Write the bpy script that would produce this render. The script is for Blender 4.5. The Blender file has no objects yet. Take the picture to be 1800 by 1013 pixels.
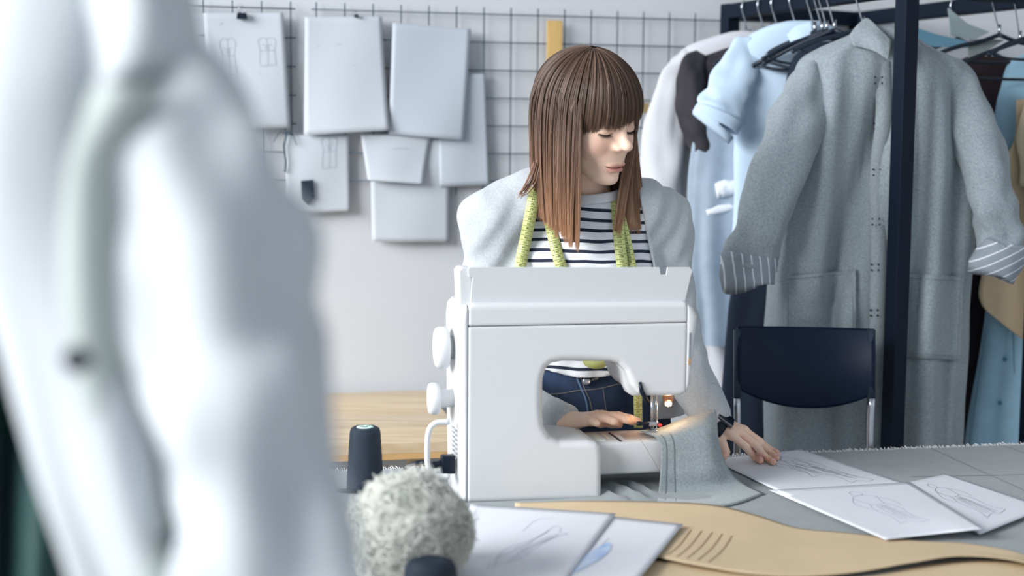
import bpy, bmesh, math, random
import numpy as np
from mathutils import Vector, Matrix, noise

random.seed(7)
rng = np.random.default_rng(7)
SC = bpy.context.scene
COL = SC.collection
PI = math.pi
# ------------------------------------------------------------------ camera
F = 2500.0                                   # focal length in pixels of an 1800 px wide frame (50 mm)
PITCH, ROLL = math.radians(5.6), math.radians(0.45)
CAMZ = 1.433
fwd = Vector((0, math.cos(PITCH), -math.sin(PITCH)))
r0 = Vector((1, 0, 0)); u0 = Vector((0, math.sin(PITCH), math.cos(PITCH)))
right = r0*math.cos(ROLL) + u0*math.sin(ROLL)
up = u0*math.cos(ROLL) - r0*math.sin(ROLL)
CAM = Vector((0, 0, CAMZ))
cd = bpy.data.cameras.new('camera'); cam = bpy.data.objects.new('camera', cd); COL.objects.link(cam)
M3 = Matrix((right, up, -fwd)).transposed()
cam.matrix_world = Matrix.Translation(CAM) @ M3.to_4x4()
cd.sensor_width = 36; cd.lens = F/50.0; cd.clip_start = 0.05; cd.clip_end = 60
cd.dof.use_dof = True; cd.dof.focus_distance = 2.78; cd.dof.aperture_fstop = 2.0
SC.camera = cam
SC.view_settings.view_transform = 'Standard'; SC.view_settings.look = 'None'
SC.view_settings.gamma = 1.0; SC.view_settings.use_curve_mapping = False
SC.view_settings.exposure = 0.45
# ------------------------------------------------------------------ world and daylight
w = bpy.data.worlds.new('daylight'); SC.world = w; w.use_nodes = True
bg = w.node_tree.nodes['Background']; bg.inputs[0].default_value = (0.78, 0.89, 1.0, 1); bg.inputs[1].default_value = 0.52

def area(name, loc, target, sx, sy, power, col):
    l = bpy.data.lights.new(name, 'AREA'); l.shape = 'RECTANGLE'; l.size = sx; l.size_y = sy
    l.energy = power; l.color = col
    o = bpy.data.objects.new(name, l); COL.objects.link(o); o.location = loc
    o.rotation_euler = (Vector(target)-Vector(loc)).to_track_quat('-Z', 'Y').to_euler()
    return o
area('window_daylight', (-5.0, -0.7, 4.1), (0.4, 2.7, 1.0), 5.0, 4.2, 1000, (0.985, 0.99, 1.0))

def ray(px, py):
    return fwd + right*((px-900)/F) + up*((506.5-py)/F)
def P(px, py, Y):
    d = ray(px, py); return CAM + d*(Y/d.y)
def PZ(px, py, z):
    d = ray(px, py); return CAM + d*((z-CAMZ)/d.z)
def PN(px, py, p0, n):
    d = ray(px, py); return CAM + d*((p0-CAM).dot(n)/d.dot(n))
YAW = math.radians(12)
E1 = Vector((math.cos(YAW), math.sin(YAW), 0)); E2 = Vector((-math.sin(YAW), math.cos(YAW), 0)); EZ = Vector((0, 0, 1))
WALL0 = Vector((0, 3.75, 0)); WN = -E2           # the back wall's plane, its normal towards the room
TZ = 0.80                                        # height of the work table

# ------------------------------------------------------------------ materials
def lin(c):
    return tuple(((x/255/12.92) if x/255 <= 0.04045 else ((x/255+0.055)/1.055)**2.4) for x in c)+(1,)
MATS = {}
def mat(name, rgb, rough=.6, metal=0, var=0., vscale=30, rgb2=None, bump=0., bscale=120, sss=0., trans=0., sheen=0., spec=.5,
        alpha=1., emit=None, estr=0., stretch=None, attr=None, coords='Object', bdist=.002):
    if name in MATS: return MATS[name]
    m = bpy.data.materials.new(name); m.use_nodes = True; MATS[name] = m
    nt = m.node_tree; N = nt.nodes; L = nt.links; b = N['Principled BSDF']
    b.inputs['Base Color'].default_value = lin(rgb); b.inputs['Roughness'].default_value = rough
    b.inputs['Metallic'].default_value = metal; b.inputs['Specular IOR Level'].default_value = spec
    if sss: b.inputs['Subsurface Weight'].default_value = sss; b.inputs['Subsurface Radius'].default_value = (.012, .005, .003); b.inputs['Subsurface Scale'].default_value = .6
    if trans: b.inputs['Transmission Weight'].default_value = trans
    if sheen: b.inputs['Sheen Weight'].default_value = sheen
    if alpha < 1: b.inputs['Alpha'].default_value = alpha
    if emit: b.inputs['Emission Color'].default_value = lin(emit); b.inputs['Emission Strength'].default_value = estr
    tc = N.new('ShaderNodeTexCoord'); vec = tc.outputs[coords]
    if stretch:
        mp = N.new('ShaderNodeMapping'); mp.inputs['Scale'].default_value = stretch; L.new(vec, mp.inputs[0]); vec = mp.outputs[0]
    col = None
    if attr:
        at = N.new('ShaderNodeAttribute'); at.attribute_name = attr; col = at.outputs['Color']
    if var or rgb2:
        nz = N.new('ShaderNodeTexNoise'); nz.inputs['Scale'].default_value = vscale; nz.inputs['Detail'].default_value = 4
        L.new(vec, nz.inputs['Vector'])
        cr = N.new('ShaderNodeValToRGB'); L.new(nz.outputs['Fac'], cr.inputs[0])
        a = lin(rgb); c2 = lin(rgb2) if rgb2 else tuple(max(0, x*(1-var)) for x in a[:3])+(1,)
        cr.color_ramp.elements[0].position = .32; cr.color_ramp.elements[1].position = .68
        cr.color_ramp.elements[0].color = c2; cr.color_ramp.elements[1].color = a
        if col is not None:
            mx = N.new('ShaderNodeMix'); mx.data_type = 'RGBA'; mx.blend_type = 'MULTIPLY'; mx.inputs[0].default_value = 1
            L.new(col, mx.inputs[6]); L.new(cr.outputs[0], mx.inputs[7]); col = mx.outputs[2]
        else: col = cr.outputs[0]
    if col is not None: L.new(col, b.inputs['Base Color'])
    if bump:
        n2 = N.new('ShaderNodeTexNoise'); n2.inputs['Scale'].default_value = bscale; n2.inputs['Detail'].default_value = 3
        L.new(vec, n2.inputs['Vector'])
        bp = N.new('ShaderNodeBump'); bp.inputs['Strength'].default_value = bump; bp.inputs['Distance'].default_value = bdist
        L.new(n2.outputs['Fac'], bp.inputs['Height']); L.new(bp.outputs[0], b.inputs['Normal'])
    return m
def stripes(name, c1, c2, axis, period, width, distort=0., rough=.8, dscale=6, offset=0.):
    """c1 ground with c2 stripes of the given width every period metres along an object axis"""
    m = mat(name, c1, rough, bump=.25, bscale=500); nt = m.node_tree; N = nt.nodes; L = nt.links; b = N['Principled BSDF']
    tc = N.new('ShaderNodeTexCoord'); sp = N.new('ShaderNodeSeparateXYZ'); L.new(tc.outputs['Object'], sp.inputs[0])
    if isinstance(axis, int): v = sp.outputs[axis]
    else:
        dt = N.new('ShaderNodeVectorMath'); dt.operation = 'DOT_PRODUCT'; L.new(tc.outputs['Object'], dt.inputs[0]); dt.inputs[1].default_value = axis; v = dt.outputs['Value']
    if distort:
        nz = N.new('ShaderNodeTexNoise'); nz.inputs['Scale'].default_value = dscale; nz.inputs['Detail'].default_value = 1; L.new(tc.outputs['Object'], nz.inputs[0])
        mm = N.new('ShaderNodeMath'); mm.operation = 'MULTIPLY_ADD'; L.new(nz.outputs['Fac'], mm.inputs[0]); mm.inputs[1].default_value = distort; L.new(v, mm.inputs[2]); v = mm.outputs[0]
    ad = N.new('ShaderNodeMath'); ad.operation = 'ADD'; L.new(v, ad.inputs[0]); ad.inputs[1].default_value = offset+200*period
    md = N.new('ShaderNodeMath'); md.operation = 'MODULO'; L.new(ad.outputs[0], md.inputs[0]); md.inputs[1].default_value = period
    lt = N.new('ShaderNodeMath'); lt.operation = 'LESS_THAN'; L.new(md.outputs[0], lt.inputs[0]); lt.inputs[1].default_value = width
    mx = N.new('ShaderNodeMix'); mx.data_type = 'RGBA'; L.new(lt.outputs[0], mx.inputs[0]); mx.inputs[6].default_value = lin(c1); mx.inputs[7].default_value = lin(c2)
    L.new(mx.outputs[2], b.inputs['Base Color'])
    return m

# ------------------------------------------------------------------ object helpers
WP = {}
def wpos(o):
    return WP.get(o.name, Vector((0, 0, 0))) if o else Vector((0, 0, 0))
def tag(o, label=None, cat=None, group=None, kind=None):
    if label: o['label'] = label
    if cat: o['category'] = cat
    if group: o['group'] = group
    if kind: o['kind'] = kind
    return o
def thing(name, label, cat, loc=(0, 0, 0), group=None):
    o = bpy.data.objects.new(name, None); COL.objects.link(o); o.location = loc; o.empty_display_size = .05
    WP[o.name] = Vector(loc); return tag(o, label, cat, group)
def mk(name, verts, faces, m, parent=None, smooth=True, label=None, cat=None, group=None, kind=None, origin=None, solid=0., bevel=0., sub=0, offset=0.):
    """one mesh object; verts are world positions, stored relative to the parent (or to origin)"""
    off = wpos(parent) if parent else (Vector(origin) if origin is not None else Vector((0, 0, 0)))
    V = np.asarray([tuple(v) for v in verts], dtype=float) if not isinstance(verts, np.ndarray) else verts
    V = V - np.array(off)
    me = bpy.data.meshes.new(name); me.from_pydata(V.tolist(), [], [tuple(int(i) for i in f) for f in faces]); me.update()
    if smooth: me.polygons.foreach_set('use_smooth', [True]*len(me.polygons))
    if m: me.materials.append(m)
    o = bpy.data.objects.new(name, me); COL.objects.link(o)
    if parent: o.parent = parent
    else: o.location = off
    WP[o.name] = off
    if solid:
        s = o.modifiers.new('solid', 'SOLIDIFY'); s.thickness = solid; s.offset = offset
    if bevel:
        s = o.modifiers.new('bevel', 'BEVEL'); s.width = bevel; s.segments = 3; s.limit_method = 'ANGLE'; s.angle_limit = .6
        s.harden_normals = False
    if sub:
        s = o.modifiers.new('sub', 'SUBSURF'); s.levels = sub; s.render_levels = sub
    return tag(o, label, cat, group, kind)
class MB:
    """collects simple shapes into one mesh"""
    def __init__(s): s.v = []; s.f = []
    def add(s, v, f):
        n = len(s.v); s.v += [Vector(x) for x in v]; s.f += [tuple(i+n for i in q) for q in f]; return s
    def box(s, c, ax, ay, az):
        """centre and three half-extent vectors"""
        c, ax, ay, az = Vector(c), Vector(ax), Vector(ay), Vector(az)
        v = [c+i*ax+j*ay+k*az for k in (-1, 1) for j in (-1, 1) for i in (-1, 1)]
        return s.add(v, [(0, 2, 3, 1), (4, 5, 7, 6), (0, 1, 5, 4), (2, 6, 7, 3), (0, 4, 6, 2), (1, 3, 7, 5)])
    def tube(s, pts, r, n=8, cap=True, squash=None):
        pts = [Vector(p) for p in pts]; k = len(pts)
        rs = r if isinstance(r, (list, tuple)) else [r]*k
        ref = None; rings = []
        for i, p in enumerate(pts):
            t = (pts[min(i+1, k-1)]-pts[max(i-1, 0)]).normalized()
            if ref is None:
                ref = t.orthogonal().normalized()
            ref = (ref-t*ref.dot(t))
            ref = ref.normalized() if ref.length > 1e-6 else t.orthogonal().normalized()
            bn = t.cross(ref)
            rings.append([p+(ref*math.cos(2*PI*j/n)+bn*math.sin(2*PI*j/n))*rs[i] for j in range(n)])
        v = [q for rg in rings for q in rg]; f = []
        for i in range(k-1):
            for j in range(n):
                a = i*n+j; b = i*n+(j+1) % n; f.append((a, b, b+n, a+n))
        if cap: f += [tuple(range(n-1, -1, -1)), tuple(range((k-1)*n, k*n))]
        return s.add(v, f)
    def lathe(s, c, axis, prof, n=24):
        """profile of (along, radius) turned about axis through c"""
        c = Vector(c); axis = Vector(axis).normalized(); a = axis.orthogonal().normalized(); b = axis.cross(a)
        v = []; f = []
        for (h, r) in prof:
            v += [c+axis*h+(a*math.cos(2*PI*j/n)+b*math.sin(2*PI*j/n))*max(r, 1e-5) for j in range(n)]
        for i in range(len(prof)-1):
            for j in range(n):
                p = i*n+j; q = i*n+(j+1) % n; f.append((p, q, q+n, p+n))
        f += [tuple(range(n-1, -1, -1)), tuple(range((len(prof)-1)*n, len(prof)*n))]
        return s.add(v, f)
    def prism(s, poly, d):
        """closed 3D polygon extruded by vector d"""
        n = len(poly); poly = [Vector(p) for p in poly]; d = Vector(d)
        f = [tuple(range(n)), tuple(range(2*n-1, n-1, -1))]+[(i, i+n, (i+1) % n+n, (i+1) % n) for i in range(n)]
        return s.add(poly+[p+d for p in poly], f)
    def build(s, name, m, parent=None, fix=True, **k):
        o = mk(name, s.v, s.f, m, parent, **k)
        if fix:
            bm = bmesh.new(); bm.from_mesh(o.data); bmesh.ops.recalc_face_normals(bm, faces=bm.faces); bm.to_mesh(o.data); bm.free()
            if k.get('smooth', True): o.data.polygons.foreach_set('use_smooth', [True]*len(o.data.polygons))
        return o
def crom(pts, n):
    """Catmull-Rom through the points (any dimension), n samples"""
    A = np.asarray([tuple(p) if hasattr(p, '__len__') else (p,) for p in pts], float); k = len(A)
    if k == 2:
        t = np.linspace(0, 1, n)[:, None]; return A[0]*(1-t)+A[1]*t
    A = np.vstack([2*A[0]-A[1], A, 2*A[-1]-A[-2]])
    t = np.linspace(0, k-1, n); i = np.minimum(t.astype(int), k-2); u = (t-i)[:, None]
    a, b, c, d = A[i], A[i+1], A[i+2], A[i+3]
    return .5*((2*b)+(-a+c)*u+(2*a-5*b+4*c-d)*u**2+(-a+3*b-3*c+d)*u**3)
def vcrom(pts, n): return [Vector(p) for p in crom(pts, n)]
def grid_faces(nu, nv, closed=False, off=0):
    f = []
    for i in range(nu-1):
        for j in range(nv if closed else nv-1):
            a = off+i*nv+j; b = off+i*nv+(j+1) % nv; f.append((a, b, b+nv, a+nv))
    return f
def sheet_pts(ctrl, nu, nv):
    """smooth patch through a grid of control points: rows x columns"""
    rows = [crom(r, nv) for r in ctrl]; R = np.array(rows)
    return np.stack([crom(R[:, j, :], nu) for j in range(nv)], axis=1)
def sheet(name, ctrl, nu, nv, m, parent=None, thick=.0015, rough=0., rscale=8, seed=0, ndir=None, **k):
    G = sheet_pts(ctrl, nu, nv)
    if rough:
        nd = Vector(ndir) if ndir is not None else Vector((0, -1, 0))
        for i in range(nu):
            for j in range(nv):
                p = Vector(G[i, j]); G[i, j] += np.array(nd*noise.noise(p*rscale+Vector((seed*3.1, 0, 0)))*rough)
    return mk(name, G.reshape(-1, 3), grid_faces(nu, nv), m, parent, solid=thick, **k)
def ribbon_lines(lines, nrm, wd):
    """flat thin strips along 3D polylines lying on a surface with normal nrm"""
    mb = MB(); nrm = Vector(nrm)
    for l in lines:
        l = [Vector(p) for p in l]
        if len(l) < 2: continue
        v = []
        for i, p in enumerate(l):
            t = (l[min(i+1, len(l)-1)]-l[max(i-1, 0)]); s = t.cross(nrm)
            s = s.normalized()*wd*.5 if s.length > 1e-9 else Vector((wd*.5, 0, 0))
            v += [p-s, p+s]
        mb.add(v, [(2*i, 2*i+1, 2*i+3, 2*i+2) for i in range(len(l)-1)])
    return mb

# ------------------------------------------------------------------ implicit surfaces for bodies
def smin(a, b, k):
    h = np.clip(.5+.5*(b-a)/k, 0, 1); return b*(1-h)+a*h-k*h*(1-h)
def smax(a, b, k): return -smin(-a, -b, k)
def ell(p, c, r):
    q = (p-np.array(tuple(c)))/np.array(r); k0 = np.sqrt(np.einsum('ij,ij->i', q, q)); q /= np.array(r); k1 = np.sqrt(np.einsum('ij,ij->i', q, q))+1e-9
    return k0*(k0-1)/k1
def cap(p, a, b, ra, rb):
    a = np.array(a, float); b = np.array(b, float); ab = b-a; q = p-a; t = np.clip((q@ab)/(ab@ab+1e-12), 0, 1); q -= t[:, None]*ab
    return np.sqrt(np.einsum('ij,ij->i', q, q))-(ra+(rb-ra)*t)
def surfnet(f, lo, hi, h, B=7, newton=1, cull=1.2):
    lo = np.array(lo, float); hi = np.array(hi, float)
    nb = np.ceil((hi-lo)/(h*B)).astype(int)
    bi = np.stack(np.meshgrid(*[np.arange(x) for x in nb], indexing='ij'), -1).reshape(-1, 3)
    c = lo+(bi+.5)*B*h
    bi = bi[np.abs(f(c)) < B*h*.87*cull+.0025]
    g = np.stack(np.meshgrid(*[np.arange(B+1)]*3, indexing='ij'), -1)
    S = nb*B+4
    key = lambda ijk: (ijk[..., 0]+1)*(S[1]*S[2])+(ijk[..., 1]+1)*S[2]+(ijk[..., 2]+1)
    VK, VP, EQ = [], [], []
    for s in range(0, len(bi), 400):
        bb = bi[s:s+400]; idx = bb[:, None, None, None, :]*B+g
        val = f((lo+idx*h).reshape(-1, 3)).reshape(idx.shape[:-1]); neg = val < 0
        cell = np.zeros(val[:, :-1, :-1, :-1].shape); pos = np.zeros(cell.shape+(3,))
        base = idx[:, :-1, :-1, :-1].astype(float)
        for ax in range(3):
            sh = [(0, 0), (0, 1), (1, 0), (1, 1)]
            for (p, q) in sh:
                o = [0, 0, 0]; oth = [a for a in range(3) if a != ax]; o[oth[0]] = p; o[oth[1]] = q
                sl = lambda e: tuple([slice(None)]+[slice(o[a]+(e if a == ax else 0), B+o[a]+(e if a == ax else 0)) for a in range(3)])
                v0 = val[sl(0)]; v1 = val[sl(1)]; cr = (v0 < 0) != (v1 < 0)
                t = np.where(cr, v0/np.where(cr, v0-v1, 1), 0)
                pt = base+np.array(o); pt = pt.copy(); pt[..., ax] += t
                cell += cr; pos += np.where(cr[..., None], pt, 0)
        on = cell > 0
        VK.append(key(idx[:, :-1, :-1, :-1])[on]); VP.append(pos[on]/cell[on][:, None])
        I = idx[:, :-1, :-1, :-1]
        for ax in range(3):
            sl1 = tuple([slice(None)]+[slice(1, B+1) if a == ax else slice(0, B) for a in range(3)])
            n0 = neg[:, :-1, :-1, :-1]; n1 = neg[sl1]; cr = n0 != n1
            e = I[cr]; flip = n0[cr]
            a1, a2 = (ax+1) % 3, (ax+2) % 3; d1 = np.zeros(3, int); d1[a1] = 1; d2 = np.zeros(3, int); d2[a2] = 1
            q = np.stack([key(e-d1-d2), key(e-d2), key(e), key(e-d1)], 1)
            q[~flip] = q[~flip][:, ::-1]
            EQ.append(q)
    K = np.concatenate(VK); V = lo+np.concatenate(VP)*h; Q = np.concatenate(EQ)
    o = np.argsort(K); K = K[o]; V = V[o]
    ix = np.clip(np.searchsorted(K, Q), 0, len(K)-1); ok = (K[ix] == Q).all(1); ix = ix[ok]
    for _ in range(newton):
        d = f(V); gr = np.stack([f(V+np.eye(3)[a]*h*.5)-f(V-np.eye(3)[a]*h*.5) for a in range(3)], 1)/h
        gn = (gr**2).sum(1)+1e-6
        st = np.clip(d/gn, -h, h); V = V-gr*st[:, None]
    return V, ix
def mk_np(name, V, Fq, m, parent=None, **k):
    off = wpos(parent) if parent else Vector((0, 0, 0))
    me = bpy.data.meshes.new(name); n = len(Fq); V = V-np.array(off)
    me.vertices.add(len(V)); me.vertices.foreach_set('co', V.astype(np.float32).ravel())
    w_ = Fq.shape[1]
    me.loops.add(n*w_); me.loops.foreach_set('vertex_index', Fq.astype(np.int32).ravel())
    me.polygons.add(n); me.polygons.foreach_set('loop_start', np.arange(0, n*w_, w_, dtype=np.int32))
    try: me.polygons.foreach_set('loop_total', np.full(n, w_, dtype=np.int32))
    except Exception: pass
    me.polygons.foreach_set('use_smooth', np.ones(n, dtype=bool)); me.update(calc_edges=True); me.validate()
    if m: me.materials.append(m)
    o = bpy.data.objects.new(name, me); COL.objects.link(o)
    if parent: o.parent = parent
    WP[o.name] = off
    return tag(o, **k)
def vcol(o, rgb, name='Col'):
    a = o.data.color_attributes.new(name, 'FLOAT_COLOR', 'POINT')
    a.data.foreach_set('color', np.hstack([rgb, np.ones((len(rgb), 1))]).astype(np.float32).ravel())
# ================================================================== the room
M_wall = mat('wall_paint', (202, 205, 209), .85, var=.04, vscale=3, bump=.08, bscale=90)
def slab(name, c, ax, ay, az, m, **k):
    return MB().box(c, ax, ay, az).build(name, m, smooth=False, kind='structure', **k)
slab('wall_back', WALL0+EZ*1.8+E1*.4+E2*.06, E1*3.6, E2*.06, EZ*1.8, M_wall)
slab('floor', (0.2, 1.4, -.03), (3.4, 0, 0), (0, 3.6, 0), (0, 0, .03), mat('floor_concrete', (172, 172, 172), .5, var=.12, vscale=4))
slab('ceiling', (0.2, 1.4, 3.63), (3.4, 0, 0), (0, 3.6, 0), (0, 0, .03), M_wall)
slab('wall_right', (2.7, 2.3, 1.8), (.06, 0, 0), (0, 2.5, 0), (0, 0, 1.8), M_wall)
wl = MB()                                      # left wall round one wide window opening
wl.box((-2.5, 1.7, .38), (.06, 0, 0), (0, 2.9, 0), (0, 0, .38)); wl.box((-2.5, 1.7, 3.52), (.06, 0, 0), (0, 2.9, 0), (0, 0, .08))
wl.box((-2.5, -1.15, 2.1), (.06, 0, 0), (0, .15, 0), (0, 0, 1.34)); wl.box((-2.5, 3.65, 2.1), (.06, 0, 0), (0, .95, 0), (0, 0, 1.34))
wl.build('wall_left', M_wall, smooth=False, kind='structure')

# ================================================================== wire grid on the wall
M_wire = mat('dark_wire', (52, 72, 88), .5, metal=.3)
M_paper = mat('drawing_paper', (191, 197, 204), .8, var=.03, vscale=6)
M_paper2 = mat('tracing_paper', (182, 190, 200), .75, var=.04, vscale=5)
M_pencil = mat('pencil', (150, 160, 172), .9)
M_pencil_d = mat('pencil_dark', (112, 120, 132), .9)
M_black = mat('black_metal', (10, 25, 42), .5, spec=.3)
M_blackp = mat('black_plastic', (8, 22, 38), .42, spec=.3)
M_steel = mat('steel', (190, 196, 204), .22, metal=1.)
def WALLP(px, py, off=0.): return PN(px, py, WALL0+WN*off, WN)
def grid_panel(label, x0, x1, ncol_step, ys):
    a = WALLP(x0, 18, .018); b = WALLP(x1, 40, .018)
    zt = WALLP(600, 14, .018).z; step = .0715
    L_ = (b-a).dot(E1); a0 = Vector((a.x, a.y, 0))
    g = thing('wire_grid_panel', label, 'wire grid', a0+EZ*(zt-step*7))
    n = int(round(L_/step))
    for i in range(n+1):
        p = a0+E1*(i*step); zz = zt+.012
        MB().tube([p+EZ*(zz), p+EZ*(zt-step*6.6)], .0017, 6).build('vertical_wire', M_wire, g)
    for j in range(ys):
        z = zt-.006-step*j
        MB().tube([a0+WN*.004+EZ*z-E1*.012, a0+WN*.004+E1*(n*step+.012)+EZ*z], .0017, 6).build('horizontal_wire', M_wire, g)
    return a0, zt
grid_panel('dark wire grid panel on the wall left of the seam, behind the white jacket', 199, 500, .0715, 7)
grid_panel('long dark wire grid panel behind the head of the person, hung with papers', 556, 1440, .0715, 7)

def wall_paper(label, quad, off, curl=.004, m=None, lines=None, lm=None, group='papers pinned to the wire grid', lw=.0009, cbl=0., extra=None):
    """quad: tl, tr, br, bl in pixels, hung off metres before the wall"""
    tl, tr, br, bl = [WALLP(x, y, off) for (x, y) in quad]
    n = 9; ctrl = []
    for i in range(n):
        t = i/(n-1); row = []
        for j in range(n):
            s = j/(n-1); p = (tl*(1-s)+tr*s)*(1-t)+(bl*(1-s)+br*s)*t
            p = p+WN*(curl*(t**2)*(.6+.8*math.sin(s*PI))+cbl*(t**3)*(s**2))+WN*.002*math.sin(s*5+t*3+off*900)
            row.append(p)
        ctrl.append(row)
    G = sheet_pts([[tuple(p) for p in r] for r in ctrl], 21, 17)
    o = mk('paper_sheet', G.reshape(-1, 3), grid_faces(21, 17), m or M_paper, None, solid=.0006, origin=(tl+tr)*.5, label=label, cat='paper', group=group)
    def at(s, t):
        i = min(max(t, 0), 1)*20; j = min(max(s, 0), 1)*16; i0 = min(int(i), 19); j0 = min(int(j), 15); a = i-i0; b = j-j0
        p = (G[i0, j0]*(1-a)+G[i0+1, j0]*a)*(1-b)+(G[i0, j0+1]*(1-a)+G[i0+1, j0+1]*a)*b
        return Vector(p)+WN*.0012
    if lines:
        for grp in lines:
            ribbon_lines([[at(*q) for q in crom(l, 6*len(l))] for l in grp], WN, lw).build('pencil_drawing', lm or M_pencil, o, fix=False)
    return at
def dress(cx, cy, sx, sy):
    q = lambda pts: [(cx+x*sx, cy+y*sy) for x, y in pts]
    return [q([(-.3, -1), (-.12, -.92), (.12, -.92), (.3, -1), (.62, -.72), (.5, -.1), (.55, 1)]), q([(-.3, -1), (-.62, -.72), (-.5, -.1), (-.55, 1), (0, 1.03), (.55, 1)]),
            q([(0, -.92), (.02, 0), (0, 1)]), q([(-.35, -.45), (-.1, -.4), (-.1, -.1)]), q([(.35, -.45), (.1, -.4), (.1, -.1)]), q([(-.5, -.05), (0, 0), (.5, -.05)])]
wall_paper('white sheet at far left of the grid, mostly behind the white jacket', [(240, 30), (322, 26), (330, 190), (238, 196)], .024, m=M_paper2)
wall_paper('narrow white sheet half covered by the dress sketch sheet', [(331, 24), (420, 23), (432, 218), (336, 222)], .023, .006)
wall_paper('white sheet under the black binder clip with two dress sketches', [(357, 23), (498, 22), (511, 225), (368, 229)], .030, .008, lines=[dress(.28, .37, .16, .16), dress(.77, .33, .18, .12), [[(.2, .1), (.24, .08)]], [[(.64, .52), (.69, .53)]], [[(.86, .52), (.9, .53)]]])
wall_paper('white sheet with a curled lower corner, second in the upper row', [(536, 30), (671, 29), (683, 229), (534, 238)], .032, .012, cbl=.018, lines=[[[(.15, .24), (.2, .24)]], [[(.4, .24), (.46, .23)]], [[(.6, .42), (.64, .42)]]])
wall_paper('plain greyish white sheet, rightmost of the upper row', [(690, 40), (828, 51), (815, 247), (683, 236)], .036, .010, m=M_paper2)
wall_paper('narrow white sheet showing beside the rightmost upper sheet, above the shoulder', [(770, 128), (853, 130), (860, 325), (772, 329)], .026, .004, m=M_paper2)
wall_paper('low white sheet carrying the black fabric swatch', [(503, 238), (614, 236), (616, 371), (500, 378)], .026, .003, lines=[dress(.68, .22, .2, .2)])
wall_paper('small white sheet with rolled lower corners above the lowest sheet', [(634, 236), (758, 238), (741, 323), (646, 317)], .033, .014, cbl=.012, lines=[[[(.45, .3), (.6, .28), (.72, .3)]]])
wall_paper('lowest white sheet on the wall, hanging below the grid', [(650, 242), (790, 242), (790, 426), (654, 425)], .024, .003)
# black swatch pinned on the low sheet
q = [(529, 318), (551, 316), (553, 347), (541, 362), (530, 351)]
MB().prism([WALLP(x, y, .036) for x, y in q], WN*.002).build('fabric_swatch', mat('swatch_cloth', (20, 36, 52), .8), smooth=False, label='small black fabric swatch pinned to the low wall sheet', cat='swatch')
# hanging dark cord between the panels
cp = vcrom([WALLP(500, 222, .03), WALLP(503, 240, .034), WALLP(499, 258, .032), WALLP(502, 285, .034), WALLP(500, 303, .032)], 20)
hc = MB().tube(cp, .0028, 6).build('hanging_cord', M_wire, label='short dark cord hanging off the grid below the dress sketch', cat='cord')
for k_, dd in enumerate([(522, 268), (480, 262), (512, 250)]):
    MB().tube(vcrom([WALLP(503, 236, .034), WALLP((503+dd[0])/2, 233, .035), WALLP(dd[0], dd[1]-12, .035)], 8), .0012, 5).build('cord_end', M_wire, hc)
def binder_clip(px, py, s, label):
    c = WALLP(px, py, .034); t = thing('binder_clip', label, 'clip', c, 'clips on the wire grid')
    MB().prism([c-E1*.013*s-EZ*.008*s, c+E1*.013*s-EZ*.008*s, c+E1*.011*s+EZ*.007*s, c-E1*.011*s+EZ*.007*s], WN*.012).build('clip_body', M_black, t, smooth=False, bevel=.001)
    for d in (-1, 1):
        p = [c+E1*d*.002*s+EZ*.006*s+WN*.006, c+E1*d*.008*s+EZ*.014*s+WN*.006, c+E1*d*.005*s+EZ*.021*s+WN*.006, c+EZ*.023*s+WN*.006]
        MB().tube(vcrom(p, 10), .0009, 5).build('wire_handle', M_steel, t)
binder_clip(425, 28, 1.0, 'black binder clip with silver handles holding the dress sketch sheet')
binder_clip(626, 28, .42, 'tiny black clip on top of the curled sheet')
# wooden ruler hung on the grid
a = WALLP(975, 36, .03); b = WALLP(972, 305, .03)
rl = thing('wooden_ruler', 'upright wooden ruler hung on the grid behind the head', 'ruler', b)
dn = (b-a).normalized(); L_ = (b-a).length
MB().box((a+b)*.5, E1*.0205, WN*.002, dn*(L_/2)).build('ruler_blade', mat('ruler_wood', (214, 178, 112), .55, var=.12, vscale=12, stretch=(8, 8, 1)), rl, smooth=False, bevel=.001)
mb = MB()
for i in range(int(L_/.01)):
    ln = .010 if i % 5 == 0 else .006
    mb.box(a+dn*(.004+i*.01)+E1*(.0205-ln/2)+WN*.0022, E1*ln*.5, WN*.0003, dn*.0004)
mb.build('ruler_marks', mat('ruler_ink', (120, 92, 50), .7), rl, smooth=False)
c = WALLP(1133, 190, .012)
MB().box(c, E1*.012, WN*.001, EZ*.013).build('card_tag', mat('kraft_card', (198, 170, 120), .7), smooth=False, label='small tan card on the wall grid beside the hair', cat='card')

# ================================================================== pine side table along the wall
t0 = PZ(640, 781, TZ+.004); bk = PZ(640, 692, TZ+.004)
o_ = Vector((t0.x, t0.y, 0)); 
st = thing('pine_table', 'pale pine side table of glued boards against the wall, left of the machine', 'table', (t0.x, t0.y+.3, 0))
dep = (WALL0-o_).dot(E2)-.035
M_pine = [mat('pine_%s' % n, c, .55, rgb2=c2, vscale=3.2, stretch=(1.2, 14, 14)) for n, c, c2 in (('a', (210, 190, 160), (190, 165, 131)), ('b', (206, 188, 163), (182, 160, 129)), ('c', (214, 196, 167), (194, 170, 134)))]
nb = 8; bw = dep/nb
for i in range(nb):
    c = o_+E2*(bw*(i+.5))-E1*.25+EZ*(TZ+.004-.012)
    MB().box(c, E1*.48, E2*(bw*.5-.0006), EZ*.012).build('board', M_pine[(i*2+i//3) % 3], st, smooth=False, bevel=.0015)
MB().box(o_+E2*.012-E1*.25+EZ*(TZ-.021), E1*.48, E2*.011, EZ*.012).build('front_rail', mat('pine_edge', (205, 166, 112), .6, var=.15, vscale=4, stretch=(1.5, 10, 10)), st, smooth=False, bevel=.001)
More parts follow.
